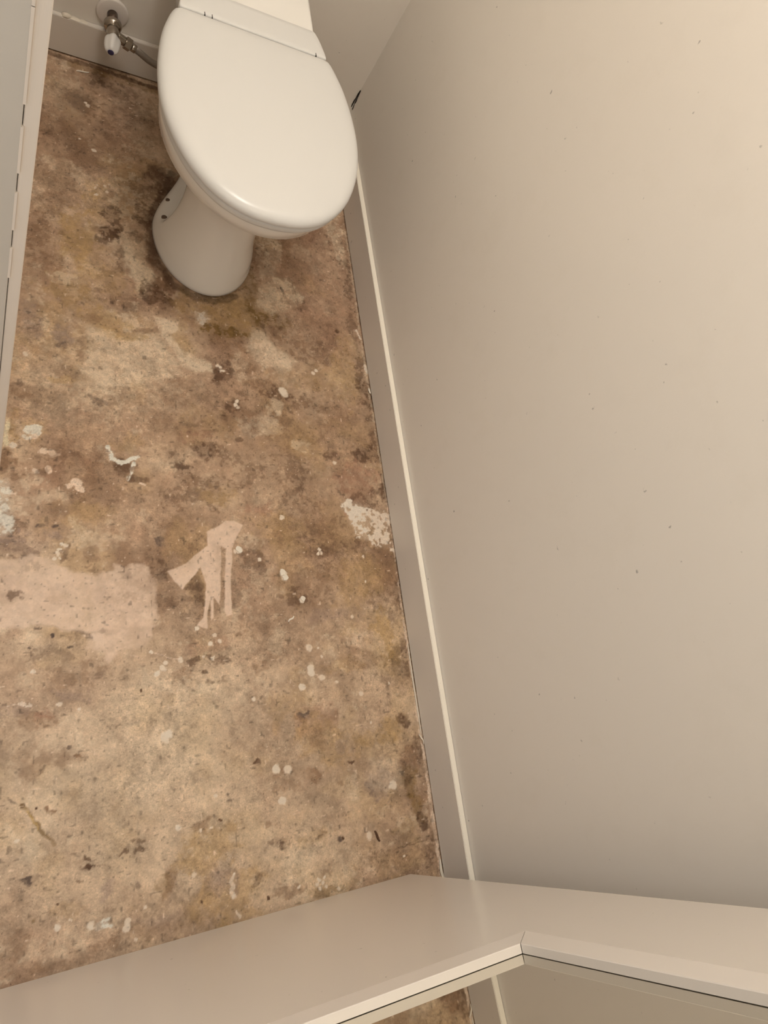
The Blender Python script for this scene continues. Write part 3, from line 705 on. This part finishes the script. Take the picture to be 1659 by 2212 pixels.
def build_floor():
    xs = np.concatenate([[-2.0, -1.6, -1.25, -1.0], np.arange(X0, 0.0005, STEP)])
    xs[-1] = 0.0
    ys = np.arange(Y0, 0.0005, STEP); ys[-1] = 0.0
    nx, ny = len(xs), len(ys)
    X, Y = np.meshgrid(xs, ys, indexing='xy')
    # wobble the coordinates so that marks get ragged outlines
    wx = X + (fbm(X, Y, 0.05, 3, 4) - 0.5) * 0.036 + (fbm(X, Y, 0.012, 5, 3) - 0.5) * 0.013
    wy = Y + (fbm(X, Y, 0.05, 8, 4) - 0.5) * 0.036 + (fbm(X, Y, 0.012, 9, 3) - 0.5) * 0.013
    fx = X + (fbm(X, Y, 0.010, 33, 3) - 0.5) * 0.007
    fy = Y + (fbm(X, Y, 0.010, 38, 3) - 0.5) * 0.007
    grain = fbm(X, Y, 0.011, 21, 3, 0.7)
    cloud = fbm(X, Y, 0.16, 51, 6, 0.62)
    hue = fbm(X, Y, 0.11, 61, 5, 0.6)
    ragged = fbm(X, Y, 0.030, 71, 5, 0.68)
    A = np.clip(0.15 + 1.1 * fbm(X, Y, 0.09, 81, 4, 0.6), 0, 1)
    base = np.array(lin((155, 126, 101)))
    C = np.ones(X.shape + (3,)) * base
    dark = np.array(lin((116, 86, 63))); lite = np.array(lin((178, 152, 125)))
    C += (dark - C) * (sstep(0.52, 0.30, cloud) * 0.75)[..., None]
    C += (lite - C) * (sstep(0.50, 0.72, cloud) * 0.60)[..., None]
    C += (TONES['oc'] - C) * (sstep(0.53, 0.72, hue) * 0.42)[..., None]
    C += (TONES['rd'] - C) * (sstep(0.45, 0.28, hue) * 0.30)[..., None]
    Hh = np.zeros(X.shape)

    def window(xa, xb, ya, yb):
        i0 = max(0, np.searchsorted(xs, xa)); i1 = min(nx, np.searchsorted(xs, xb) + 1)
        j0 = max(0, np.searchsorted(ys, ya)); j1 = min(ny, np.searchsorted(ys, yb) + 1)
        return slice(j0, j1), slice(i0, i1)

    def gran(m, g, s):
        if g <= 0: return m
        th = 0.5 + (0.93 - m) * 0.55 * g
        k = min(1.0, g * 1.35)
        return m * (1 - k) + k * sstep(0, .35, m) * sstep(th - 0.07, th + 0.04, grain[s])

    def blend(s, m, col):
        m = np.clip(m, 0, 1)[..., None]
        C[s] += (col - C[s]) * m

    full = (slice(None), slice(None))
    blot = fbm(X, Y, 0.075, 201, 6, 0.68)
    blend(full, gran(sstep(0.47, 0.33, blot), .5, full) * 0.50, TONES['dk'])
    blend(full, gran(sstep(0.55, 0.70, blot), .45, full) * 0.42, TONES['lg'])
    for (x, y, rx, ry, col, st, g) in STAINS:
        s = window(x - 1.7 * rx - .03, x + 1.7 * rx + .03, y - 1.7 * ry - .03, y + 1.7 * ry + .03)
        small = rx < 0.013 and g < 0.15
        ax, ay = (fx, fy) if small else (wx, wy)
        d = np.hypot((ax[s] - x) / rx, (ay[s] - y) / ry)
        if small:
            m = sstep(1.15, 0.80, d)
        elif rx > 0.07:
            m = sstep(1.45, 0.25, d) * np.clip(0.35 + 1.35 * ragged[s], 0, 1.25)
        else:
            m = sstep(1.25, 0.55, d + (ragged[s] - 0.5) * 2.2)
        blend(s, gran(m, g, s) * st, TONES[col])

    def seg_dist(px, py, a, b):
        vx, vy = b[0] - a[0], b[1] - a[1]
        t = np.clip(((px - a[0]) * vx + (py - a[1]) * vy) / (vx * vx + vy * vy + 1e-12), 0, 1)
        return np.hypot(px - a[0] - t * vx, py - a[1] - t * vy)

    for (pts, wd, col, st, g) in STREAKS:
        q = np.array(pts)
        s = window(q[:, 0].min() - .04, q[:, 0].max() + .04, q[:, 1].min() - .04, q[:, 1].max() + .04)
        d = None
        ax, ay = (fx[s], fy[s]) if wd < 0.006 else (wx[s] * .6 + X[s] * .4, wy[s] * .6 + Y[s] * .4)
        for a, b in zip(pts, pts[1:]):
            e = seg_dist(ax, ay, a, b)
            d = e if d is None else np.minimum(d, e)
        m = sstep(1.25, 0.55, d / wd)
        blend(s, gran(m, g, s) * st, TONES[col])

    for (pts, col, st, soft, g, h, rag) in PATCHES:
        q = np.array(pts)
        s = window(q[:, 0].min() - .04, q[:, 0].max() + .04, q[:, 1].min() - .04, q[:, 1].max() + .04)
        px = X[s] + (fx[s] - X[s]) * rag + (wx[s] - X[s]) * (0.25 * rag)
        py = Y[s] + (fy[s] - Y[s]) * rag + (wy[s] - Y[s]) * (0.25 * rag)
        d = None
        ins = np.zeros(px.shape, bool)
        for a, b in zip(pts, pts[1:] + pts[:1]):
            e = seg_dist(px, py, a, b)
            d = e if d is None else np.minimum(d, e)
            if a[1] != b[1]:
                ins ^= ((a[1] > py) != (b[1] > py)) & (px < (b[0] - a[0]) * (py - a[1]) / (b[1] - a[1]) + a[0])
        sd = np.where(ins, d, -d)
        m = sstep(-soft, soft, sd)
        mm = gran(m, g, s)
        if col == 'pl':
            mm = mm * np.clip(0.62 + 0.75 * fbm(X[s], Y[s], 0.06, 91, 4), 0, 1.05) * (1 - 0.30 * sstep(.56, .70, ragged[s]))
        blend(s, mm * st, TONES[col])
        Hh[s] = np.maximum(Hh[s], mm * h)
        if col == 'pl': A[s] = A[s] * (1 - 0.75 * np.clip(m, 0, 1))
    # stain seeping through the plaster smear
    for (x, y, rx, ry, st) in PLASTER_STAINS:
        s = window(x - 2 * rx, x + 2 * rx, y - 2 * ry, y + 2 * ry)
        m = sstep(1.4, 0.2, np.hypot((wx[s] - x) / rx, (wy[s] - y) / ry))
        blend(s, gran(m, .45, s) * st, TONES['dk'])
    for k, (x, y, r) in enumerate(SPOTS):
        s = window(x - 2 * r - .004, x + 2 * r + .004, y - 2 * r - .004, y + 2 * r + .004)
        d = np.hypot(fx[s] - x, fy[s] - y) / r
        m = sstep(1.15, 0.75, d)
        tone = TONES['lg'] * 0.35 + TONES['wh'] * 0.65
        blend(s, m * (0.75 + 0.2 * math.sin(k * 2.3)), tone)
        Hh[s] = np.maximum(Hh[s], m * 0.0005)
        A[s] = A[s] * (1 - 0.7 * m)
    # random tiny flecks and pits
    pit = vnoise(X, Y, 0.0052, 131)
    C *= (1 - 0.38 * sstep(0.83, 0.95, pit))[..., None]
    fleck = vnoise(X, Y, 0.0060, 141)
    fl = sstep(0.93, 0.985, fleck)[..., None]
    C += (TONES['pk'] - C) * fl * 0.55
    mid = fbm(X, Y, 0.022, 151, 4, 0.8)
    C *= (1 + 0.75 * (mid - 0.5) * (0.4 + 0.6 * A))[..., None]
    lum = C.mean(axis=2, keepdims=True)
    C = C * (np.clip(lum, .02, 1) / 0.20) ** 0.15
    C = np.clip(FLOOR_GAIN * C, 0.004, None)
    C = C * np.minimum(1.0, 0.74 / C.max(axis=2, keepdims=True))
    Z = (grain - 0.5) * 0.0007 + Hh * 1.2 - 0.0004

    me = bpy.data.meshes.new('floor')
    co = np.stack([X, Y, Z], axis=2).reshape(-1, 3).astype(np.float32)
    idx = np.arange(nx * ny).reshape(ny, nx)
    q = np.stack([idx[:-1, :-1], idx[:-1, 1:], idx[1:, 1:], idx[1:, :-1]], axis=2).reshape(-1, 4)
    nf = len(q)
    me.vertices.add(len(co)); me.vertices.foreach_set('co', co.ravel())
    me.loops.add(nf * 4); me.loops.foreach_set('vertex_index', q.ravel().astype(np.int32))
    me.polygons.add(nf)
    me.polygons.foreach_set('loop_start', np.arange(0, nf * 4, 4, dtype=np.int32))
    me.polygons.foreach_set('loop_total', np.full(nf, 4, dtype=np.int32))
    me.update(calc_edges=True)
    at = me.attributes.new('stain', 'FLOAT_COLOR', 'POINT')
    at.data.foreach_set('color', np.concatenate([C.reshape(-1, 3), A.reshape(-1, 1)], axis=1).astype(np.float32).ravel())
    o = link('floor', me, M_FLOOR)
    tag(o, 'bare floor with brown stains, plaster smears and white paint spots', kind='structure')
    return o

FLOOR_GAIN = np.array((1.38, 1.48, 1.58))
PLASTER_STAINS = [(-0.790, -1.298, 0.030, 0.012, 0.75), (-0.60, -1.27, 0.012, 0.02, 0.30), (-0.64, -1.37, 0.02, 0.008, 0.35)]
build_floor()

# ------------------------------------------------------------------ room shell
XL = -0.830                  # room face of the left wall
SK_T, SK_H = 0.01275, 0.0932  # skirting thickness and height
YF = -2.02                   # front wall
JY = -1.100                  # jamb face of the doorway in the left wall
CH = 2.40

wall_right = tag(box_obj('wall_right', [(0, 0.1, YF - .1, 0.1, -0.02, CH)], M_WALL), 'painted beige wall on the right', kind='structure')
wall_back = tag(box_obj('wall_back', [(-0.94, 0.0, 0, 0.1, -0.02, CH)], M_WALL), 'painted wall behind the toilet', kind='structure')
tag(box_obj('wall_front', [(-0.94, 0.0, YF - .1, YF, -0.02, CH)], M_WALL), 'painted wall behind the open door', kind='structure')
tag(box_obj('wall_left', [(-0.940, XL, JY + .02, 0, -0.02, CH), (-0.940, XL, YF, -1.962, -0.02, CH),
                          (-0.940, XL, -1.962, JY + .02, 2.06, CH)], M_WALL), 'painted wall with the doorway on the left', kind='structure')
tag(box_obj('ceiling', [(-0.94, 0.1, YF - .1, 0.1, CH, CH + .1)], M_CEIL), 'plain white ceiling', kind='structure')

def skirting(name, x0, x1, y0, y1, top_mat, label, gap=0.0045):
    """board with softly worn upper edge, standing a few millimetres off the floor"""
    bm = bmesh.new()
    add_box(bm, x0, x1, y0, y1, gap, SK_H)
    es = [e for e in bm.edges if e.verts[0].co.z > SK_H - 1e-4 and e.verts[1].co.z > SK_H - 1e-4]
    bmesh.ops.bevel(bm, geom=es, offset=0.0011, segments=2, affect='EDGES')
    bm.normal_update()
    o = from_bm(name, bm, M_SKIRT)
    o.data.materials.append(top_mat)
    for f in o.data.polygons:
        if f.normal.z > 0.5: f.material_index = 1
    return tag(o, label, kind='structure')

base_right = skirting('baseboard_right', -SK_T, -0.0002, YF, -0.0002, M_SKIRTTOP_LIT, 'painted skirting board along the right wall')
base_back = skirting('baseboard_back', XL, -SK_T - 0.0002, -SK_T, -0.0002, M_SKIRT, 'painted skirting board behind the toilet')
tag(box_obj('baseboard_left', [(XL + 0.0002, XL + SK_T, JY + .07, -SK_T - 0.0004, 0.0045, SK_H)], M_SKIRT, bevel=0.001), 'painted skirting board along the left wall', kind='structure')

# doorway lining and the architrave round it, seen edge-on
tag(box_obj('trim_1', [(-0.955, XL - 0.0003, JY, JY + .02, 0.002, 2.04), (-0.955, XL - 0.0003, -1.962, -1.942, 0.002, 2.04),
                       (-0.955, XL - 0.0003, -1.942, JY, 2.02, 2.04)], M_LINING, bevel=0.0012), 'painted lining board of the doorway', kind='structure')
arch = tag(box_obj('trim_2', [(XL + 0.0003, XL + SK_T + .0003, JY + 0.0015, JY + .062, 0.002, 2.09)], M_TRIM, bevel=0.0016, seg=3),
           'painted architrave edge beside the doorway', kind='structure')
# paint still bridges the joint between lining and architrave higher up
random.seed(5)
zs = [0.62, 0.70, 0.78, 0.86, 0.95, 1.05, 1.2, 1.5, 2.02]
bm = bmesh.new()
for a, b in zip(zs, zs[1:]):
    if a < 0.8: b = a + (b - a) * (0.45 + 0.3 * random.random())
    add_box(bm, XL - 0.0012, XL + 0.0012, JY - 0.0004, JY + 0.004, a, b + (0.0005 if a >= 0.8 else 0))
from_bm('paint_bridge', bm, M_TRIM, arch)

# filler blob and old brush ridges on the skirting behind the toilet
def blob(name, c, r, hgt, mat, parent, seed):
    random.seed(seed)
    rings = []
    for k in range(6):
        a = k / 5 * math.pi / 2 * 0.96
        rings.append([Vector((c[0] + r * math.cos(a) * math.cos(t) * (1 + .14 * math.sin(3 * t + seed)), c[1] + r * .62 * math.cos(a) * math.sin(t) * (1 + .1 * math.sin(2 * t + seed)), c[2] + hgt * math.sin(a)))
                      for t in [2 * math.pi * i / 20 for i in range(20)]])
    return loft(name, rings, mat, parent)
blob('filler_blob', (-0.7080, -0.0064, SK_H - 0.0005), 0.0105, 0.008, M_BLOB, base_back, 1)
blob('filler_blob', (-0.6900, -0.0060, SK_H - 0.0005), 0.012, 0.0035, M_BLOB, base_back, 2)
blob('filler_blob', (-0.6720, -0.0058, SK_H - 0.0005), 0.010, 0.002, M_BLOB, base_back, 3)

# open crack in the corner between the back wall and the right wall
def crack(name, pts, parent):
    return prism(name, pts, (-0.0003, 0, 0), M_GAP, parent)
crack('corner_crack', [(-.0004, y, z) for y, z in ((-.0004, .160), (-.0035, .159), (-.0050, .150), (-.0066, .139), (-.0098, .131), (-.0092, .125), (-.0075, .121), (-.0105, .115), (-.0128, .110), (-.0120, .103), (-.0085, .106), (-.0052, .119), (-.0022, .132), (-.0004, .146))], wall_right)
prism('corner_crack', [(x, -.0003, z) for x, z in ((-.0003, .161), (-.0022, .158), (-.0034, .146), (-.0030, .134), (-.0042, .124), (-.0036, .112), (-.0022, .104), (-.0003, .103))], (0, -.0003, 0), M_GAP, wall_back)

# strip of sealant curling away where the floor meets the right skirting
def ribbon(name, path, width, mat, parent=None, thick=0.0008):
    pts = [Vector(p) for p in catmull(path, 5)]
    bm = bmesh.new()
    prev = None
    for i, p in enumerate(pts):
        d = (pts[min(i + 1, len(pts) - 1)] - pts[max(i - 1, 0)]).normalized()
        side = d.cross(Vector((0, 0, 1))).normalized() * (width / 2) * (0.5 + 0.5 * math.sin(math.pi * (i + .5) / len(pts)))
        cur = [bm.verts.new(p + side), bm.verts.new(p - side), bm.verts.new(p - side + Vector((0, 0, thick))), bm.verts.new(p + side + Vector((0, 0, thick)))]
        if prev:
            for k in range(4):
                bm.faces.new([prev[k], prev[(k + 1) % 4], cur[(k + 1) % 4], cur[k]])
        else:
            bm.faces.new(cur)
        prev = cur
    bm.faces.new(prev)
    return from_bm(name, bm, mat, parent)
ribbon('sealant_curl', [(-0.0205, -1.622, .001), (-0.0185, -1.629, .0045), (-0.0150, -1.635, .005), (-0.0135, -1.643, .002)], 0.0028, M_FLAKE, base_right)
ribbon('sealant_curl', [(-0.0150, -1.865, .001), (-0.0175, -1.885, .003), (-0.0145, -1.90, .002), (-0.0150, -1.925, .002)], 0.006, M_FLAKE, base_right)
ribbon('sealant_curl', [(-0.0150, -0.800, .001), (-0.0175, -0.806, .004), (-0.0145, -0.815, .002)], 0.005, M_FLAKE, base_right)
ribbon('sealant_curl', [(-0.0150, -1.43, .001), (-0.0155, -1.50, .001), (-0.0150, -1.57, .001), (-0.0150, -1.62, .001)], 0.003, M_FLAKE, base_right)

# ------------------------------------------------------------------ the open door with its mirror panel
DW, DH = 0.735, 1.985
RAIL, STILE, BEADW = 0.608, 0.2128, 0.037
TOPR = 0.16
door_me = bpy.data.meshes.new('door_1')
bm = bmesh.new()
gx = [-DW, -DW + STILE - .012, -STILE + .012, 0.0]
gz = [0.0, RAIL - .012, DH - TOPR + .012, DH]
G = {}
for s, y in enumerate((0.0, -0.035)):
    for i, x in enumerate(gx):
        for k, z in enumerate(gz):
            G[s, i, k] = bm.verts.new((x, y, z))
for s in (0, 1):
    for i in range(3):
        for k in range(3):
            if (i, k) != (1, 1):
                bm.faces.new([G[s, i, k], G[s, i + 1, k], G[s, i + 1, k + 1], G[s, i, k + 1]])
for i in range(3):
    for k in (0, 3): bm.faces.new([G[0, i, k], G[0, i + 1, k], G[1, i + 1, k], G[1, i, k]])
    for j in (0, 3): bm.faces.new([G[0, j, i], G[0, j, i + 1], G[1, j, i + 1], G[1, j, i]])
for (a, b) in (((1, 1), (2, 1)), ((2, 1), (2, 2)), ((2, 2), (1, 2)), ((1, 2), (1, 1))):
    bm.faces.new([G[0, a[0], a[1]], G[0, b[0], b[1]], G[1, b[0], b[1]], G[1, a[0], a[1]]])
bmesh.ops.recalc_face_normals(bm, faces=bm.faces)
es = [e for e in bm.edges if abs(e.verts[0].co.y) < 1e-6 and abs(e.verts[1].co.y) < 1e-6
      and len(e.link_faces) == 2 and e.calc_face_angle(0) > 1]
bmesh.ops.bevel(bm, geom=es, offset=0.0012, segments=2, affect='EDGES')
bm.to_mesh(door_me); bm.free()
door = tag(link('door_1', door_me, M_DOOR), 'open grey-beige painted door with a mirror panel', kind='structure')
DM = Matrix.Rotation(0.0292, 3, Vector((-0.0153, 0, 0.0247)).normalized()).to_4x4()
DM.translation = Vector((-0.09547, -1.87533, 0.01656))
door.matrix_world = DM

def bead(corner_a, corner_b, inward):
    """flat bead with mitred ends; corners are its inner edge, in door coordinates (x, z)"""
    a = Vector((corner_a[0], 0, corner_a[1])); b = Vector((corner_b[0], 0, corner_b[1]))
    t = (b - a).normalized(); i = Vector((inward[0], 0, inward[1]))
    g = 0.0006
    yf, yb = 0.0022, -0.0076
    ch = 0.0008
    def row(off, y):   # off: distance outwards from the inner edge
        return [a - i * off - t * (off - g) + Vector((0, y, 0)), b - i * off + t * (off - g) + Vector((0, y, 0))]
    rows = [row(0, yb), row(0, yf - ch), row(ch, yf), row(BEADW - ch, yf), row(BEADW, yf - ch), row(BEADW, 0.0001), row(.010, 0.0001), row(.010, yb)]
    bm = bmesh.new()
    vs = [[bm.verts.new(p) for p in r] for r in rows]
    n = len(vs)
    for k in range(n):
        bm.faces.new([vs[k][0], vs[k][1], vs[(k + 1) % n][1], vs[(k + 1) % n][0]])
    bm.faces.new([v[0] for v in vs]); bm.faces.new([v[1] for v in vs][::-1])
    return from_bm('mirror_bead', bm, M_BEAD, door)
x0, x1, z0, z1 = -DW + STILE, -STILE, RAIL, DH - TOPR
bead((x0, z0), (x1, z0), (0, 1)); bead((x1, z1), (x0, z1), (0, -1))
bead((x1, z0), (x1, z1), (-1, 0)); bead((x0, z1), (x0, z0), (1, 0))
mir = box_obj('mirror_panel', [(x0 - .011, x1 + .011, -0.0125, -0.0082, z0 - .011, z1 + .011)], M_MIRROR, door)
mir['label'] = 'mirror glass set into the door'

# ------------------------------------------------------------------ toilet
TX = -0.4055
toilet = bpy.data.objects.new('toilet', None)
toilet.location = (TX, -0.45, 0)
COL.objects.link(toilet)
tag(toilet, 'white ceramic toilet with its lid closed, standing by the right wall', 'toilet')
TL = Vector(toilet.location)

def egg_half():
    return [(0.0, -.3025), (.06, -.3025), (.12, -.3025), (.143, -.3030), (.155, -.3075), (.1625, -.319), (.170, -.338), (.180, -.370), (.1875, -.410),
            (.192, -.450), (.1935, -.490), (.1915, -.530), (.185, -.570), (.173, -.610), (.155, -.650), (.131, -.685), (.100, -.715), (.066, -.734), (.033, -.743), (0.0, -.7455)]
half = catmull(egg_half(), 5)
egg = half + [(-x, y) for x, y in half[-2:0:-1]]
def egg_ring(d, z, cy=-.52, dome=0.0, rear=None):
    """outline moved inwards by d"""
    n = len(egg)
    out = []
    for k, (x, y) in enumerate(egg):
        xa, ya = egg[k - 1]; xb, yb = egg[(k + 1) % n]
        tx, ty = xb - xa, yb - ya
        l = math.hypot(tx, ty)
        nx_, ny_ = ty / l, -tx / l      # pointing in or out; fix below
        if nx_ * x + ny_ * (y - cy) > 0: nx_, ny_ = -nx_, -ny_
        if d <= 0.012:
            px, py = x + nx_ * d, y + ny_ * d
        else:
            px, py = x * (1 - d / 0.194), cy + (y - cy) * (1 - d / 0.222)
        out.append(Vector((px, py - TL.y, z)))
    return out
lid_rings = [egg_ring(.010, .4055), egg_ring(.0025, .4060), egg_ring(.0004, .4085), egg_ring(0, .412), egg_ring(.0006, .4165), egg_ring(.0025, .4205),
             egg_ring(.006, .4240), egg_ring(.011, .4268), egg_ring(.018, .4288), egg_ring(.027, .4300), egg_ring(.05, .4312), egg_ring(.09, .4322), egg_ring(.13, .4328), egg_ring(.17, .4330)]
lid = loft('lid', lid_rings, M_PLASTIC, toilet)
seat_o = [egg_ring(.010, .3885), egg_ring(.0060, .3895), egg_ring(.0045, .3930), egg_ring(.0042, .3990), egg_ring(.0045, .4040), egg_ring(.009, .4053)]
seat_i = [[Vector((v.x * .60, -.53 - TL.y + (v.y - (-.53 - TL.y)) * .62, z)) for v in egg_ring(0, z)] for z in (.4053, .3885)]
loft('seat', seat_o + seat_i + [seat_o[0]], M_PLASTIC, toilet, cap0=False, cap1=False)

# fixed hinge cover behind the lid
hh = [(0, -.3038), (.06, -.3038), (.12, -.3038), (.145, -.3040), (.1485, -.300), (.146, -.285), (.139, -.258), (.133, -.243), (.130, -.2385), (.122, -.2365), (.06, -.2365), (0, -.2365)]
hh = catmull(hh, 3)
hc = hh + [(-x, y) for x, y in hh[-2:0:-1]]
def hring(d, z):
    s = 1 - d / .13; sy = 1 - d / .034
    return [Vector((x * s, -.270 + (y + .270) * sy - TL.y, z)) for x, y in hc]
loft('hinge_cover', [hring(.0, .4120), hring(0, .4215), hring(.0006, .4235), hring(.002, .4244), hring(.012, .4247)], M_PLASTIC, toilet)
for wx_ in (-.507, -.493, -.2805):
    box_obj('hinge_slot', [(wx_ - TX - .0005, wx_ - TX + .0005, -.3085 - TL.y, -.2985 - TL.y, .4150, .4252)], M_GAP, toilet)

def pan_ring(z, yf, W, ym, yw, wb, yb, lift=0.0, pw=1.0):
    pts = []
    for k in range(18):
        t = k / 18 * math.pi / 2
        pts.append((W * math.sin(t) ** pw, ym + (yf - ym) * math.cos(t)))
    for k in range(14):
        t = k / 14
        pts.append((W + (wb - W) * sm(0, 1, t), ym + (yw - ym) * t))
    for k in range(6):
        t = k / 6
        pts.append((wb, yw + (yb - .012 - yw) * t))
    for k in range(5):
        t = k / 4 * math.pi / 2
        pts.append((wb - .012 + .012 * math.cos(t), yb - .012 + .012 * math.sin(t)))
    pts.append((wb * .5, yb)); pts.append((0, yb))
    full = pts + [(-x, y) for x, y in pts[-2:0:-1]]
    return [Vector((x, y - TL.y, z + lift * sm(-.262, -.246, y))) for x, y in full]
PAN = [(0.0005, -.611, .1135, -.46, -.240, .034, -.10), (.004, -.615, .117, -.46, -.240, .034, -.10), (.012, -.6140, .1160, -.461, -.245, .034, -.10), (.022, -.6110, .1130, -.463, -.275, .035, -.10), (.029, -.6085, .1108, -.467, -.325, .037, -.10), (.035, -.6065, .1090, -.472, -.375, .040, -.10), (.041, -.6045, .1070, -.477, -.410, .042, -.10),
       (.050, -.6020, .1040, -.481, -.430, .044, -.10), (.068, -.5970, .0985, -.484, -.440, .045, -.10), (.088, -.5925, .0930, -.486, -.443, .046, -.10), (.115, -.5880, .0875, -.487, -.444, .048, -.10), (.15, -.585, .0845, -.488, -.442, .051, -.10), (.19, -.585, .0850, -.488, -.436, .058, -.10),
       (.225, -.592, .0900, -.490, -.425, .062, -.097), (.252, -.605, .0985, -.492, -.41, .068, -.094), (.275, -.622, .1100, -.494, -.39, .077, -.09), (.295, -.643, .1250, -.496, -.37, .090, -.08), (.313, -.667, .1420, -.498, -.34, .106, -.07),
       (.327, -.690, .1570, -.50, -.318, .120, -.06), (.337, -.7045, .1660, -.50, -.305, .126, -.055), (.3425, -.7095, .1695, -.50, -.30, .128, -.053), (.3440, -.7115, .1710, -.50, -.30, .129, -.052)]
rings = [pan_ring(*r) for r in PAN]
for (z, yf, W, wb, yb, lf) in ((.3455, -.7185, .1760, .1295, -.052, 0.0), (.349, -.7235, .1795, .131, -.050, 0.0), (.372, -.7285, .1830, .131, -.050, .028), (.383, -.7290, .1835, .131, -.050, .0325), (.387, -.7275, .1815, .129, -.052, .0338), (.388, -.7225, .1765, .124, -.058, .0338)):
    rings.append(pan_ring(z, yf, W, -.50, -.285, wb, yb, lf))
rings.append([Vector((v.x * .5, -.40 - TL.y + (v.y - (-.40 - TL.y)) * .6, v.z - .012)) for v in rings[-1]])
pan = loft('pan', rings, M_CERAMIC, toilet)
bpy.context.view_layer.update()
bvh = BVHTree.FromObject(pan, bpy.context.evaluated_depsgraph_get())
def on_pan(x, y, ztop):
    h = bvh.ray_cast(Vector((x - TL.x, y - TL.y, ztop)), Vector((0, 0, -1)))
    return h[0], h[1]
for (x, y, r) in ((-.4880, -.388, .0048), (-.5020, -.452, .0062), (2 * TX + .4880, -.388, .0048), (2 * TX + .5020, -.452, .0062)):
    p, n = on_pan(x, y, .05)
    if p is None: continue
    ax = (n + Vector((0, 0, 1.2))).normalized()
    lathe('fixing_screw', p - ax * .003, ax, [(0, r), (.0045, r), (.0052, r * .8), (.0049, r * .35)], M_PIPE, toilet, seg=16)

# ------------------------------------------------------------------ stop valve on the back wall
valve = bpy.data.objects.new('stop_valve', None)
VX, VZ = -0.617, 0.135
valve.location = (VX, 0, VZ)
COL.objects.link(valve)
tag(valve, 'small chrome stop valve with white knob and braided hose, left of the toilet', 'valve')
lathe('rose_plate', (0, 0, 0), (0, -1, 0), [(0.0003, .0345), (.003, .0345), (.0052, .033), (.0062, .030), (.0066, .012)], M_ROSE, valve, seg=48)
lathe('supply_pipe', (0, 0, 0), (0, -1, 0), [(.006, .0112), (.034, .0112)], M_PIPE, valve)
lathe('collar', (0, 0, 0), (0, -1, -.05), [(.031, .0125), (.0315, .0165), (.034, .019), (.040, .0195), (.044, .0185), (.047, .014), (.048, .012)], M_CHROME, valve)
lathe('valve_body', (0, 0, 0), (0, -1, -.05), [(.046, .0120), (.050, .0132), (.068, .0132), (.074, .0115), (.080, .0095)], M_CHROME, valve)
od = Vector((.93, -.12, -.30)).normalized()
oc = Vector((0, -.060, -.003))
lathe('outlet', oc, od, [(.006, .0098), (.0120, .0102), (.028, .0102), (.030, .009)], M_CHROME, valve)
lathe('hose_nut', oc, od, [(.0285, .0125), (.0295, .0138), (.042, .0138), (.0435, .0118)], M_CHROME, valve, seg=6, smooth=False)
hs = oc + od * .042
lathe('hose_ferrule', hs, od, [(0, .0092), (.012, .0092), (.0125, .0082)], M_CHROME, valve)
tube('braided_hose', [tuple(hs + od * .006), tuple(hs + od * .022), (.092, -.070, -.036), (.130, -.068, -.042), (.180, -.064, -.036), (.205, -.060, .0), (.212, -.058, .06)], .0074, M_BRAID, valve)
ka = Vector((-.14, -1, -.07)).normalized()
kb = Vector((0.001, -.072, -.0045))
knob = lathe('knob', kb, ka, [(0, .0095), (.002, .0135), (.008, .0158), (.024, .0152), (.034, .0135), (.040, .0112), (.0425, .0085), (.043, .006)], M_TAPWHITE, valve, seg=40, lobes=4, lobe=0.10)
lathe('colour_dot', kb, ka, [(.0420, .0066), (.0438, .0066), (.0444, .0052)], M_BLUE, knob, seg=24)

# ------------------------------------------------------------------ loose debris on the floor
def chip(name, pts, z0, h, mat, label, cat, group=None):
    cx = sum(p[0] for p in pts) / len(pts); cy = sum(p[1] for p in pts) / len(pts)
    o = prism(name, [(p[0] - cx, p[1] - cy, 0) for p in pts], (0, 0, h), mat)
    o.location = (cx, cy, z0)
    return tag(o, label, cat, group)
def stick(name, a, b, w, h, mat, label, cat, bend=0.0, group=None):
    a = Vector((*a, 0)); b = Vector((*b, 0)); d = (b - a); s = Vector((-d.y, d.x, 0)).normalized()
    n = 7
    L_, R_ = [], []
    for k in range(n):
        t = k / (n - 1)
        ww = w * (0.45 + 0.55 * math.sin(math.pi * min(.93, max(.07, t)))) / 2
        p = a + d * t + s * bend * math.sin(math.pi * 2 * t)
        L_.append(p + s * ww); R_.append(p - s * ww)
    return chip(name, [tuple(p)[:2] for p in L_ + R_[::-1]], 0.0007, h, mat, label, cat, group)
stick('wood_splinter', (-.1530, -1.7885), (-.1452, -1.8088), .0040, .0022, M_WOOD, 'dark brown wood splinter on the floor near the door', 'splinter', .0006)
stick('plaster_sliver', (-.6765, -.0530), (-.6488, -.0462), .0030, .0015, M_FLAKE, 'thin white sliver on the floor below the stop valve', 'sliver', .0008)
stick('paint_curl', (-.2882, -1.3700), (-.2752, -1.3590), .0036, .0014, M_FLAKE, 'curled white paint shred on the floor, right of the plaster smear', 'paint shred', .0013)
def flake(c, r, seed, label):
    random.seed(seed)
    pts = [(c[0] + r * (0.6 + .55 * random.random()) * math.cos(t), c[1] + r * (0.6 + .55 * random.random()) * math.sin(t)) for t in [2 * math.pi * i / 9 for i in range(9)]]
    chip('paint_flake', pts, 0.0008, .0012, M_FLAKE, label, 'paint flake', 'white paint flakes on the floor')
flake((-.3795, -1.2165), .0075, 4, 'white paint flake touching the right side of the forked plaster smear')
flake((-.2905, -1.2655), .0085, 7, 'upper of two touching white flakes, right of the forked plaster smear')
flake((-.2850, -1.2775), .0080, 9, 'lower of two touching white flakes, right of the forked plaster smear')
flake((-.2505, -1.3225), .0062, 12, 'small round white flake between forked plaster smear and skirting')
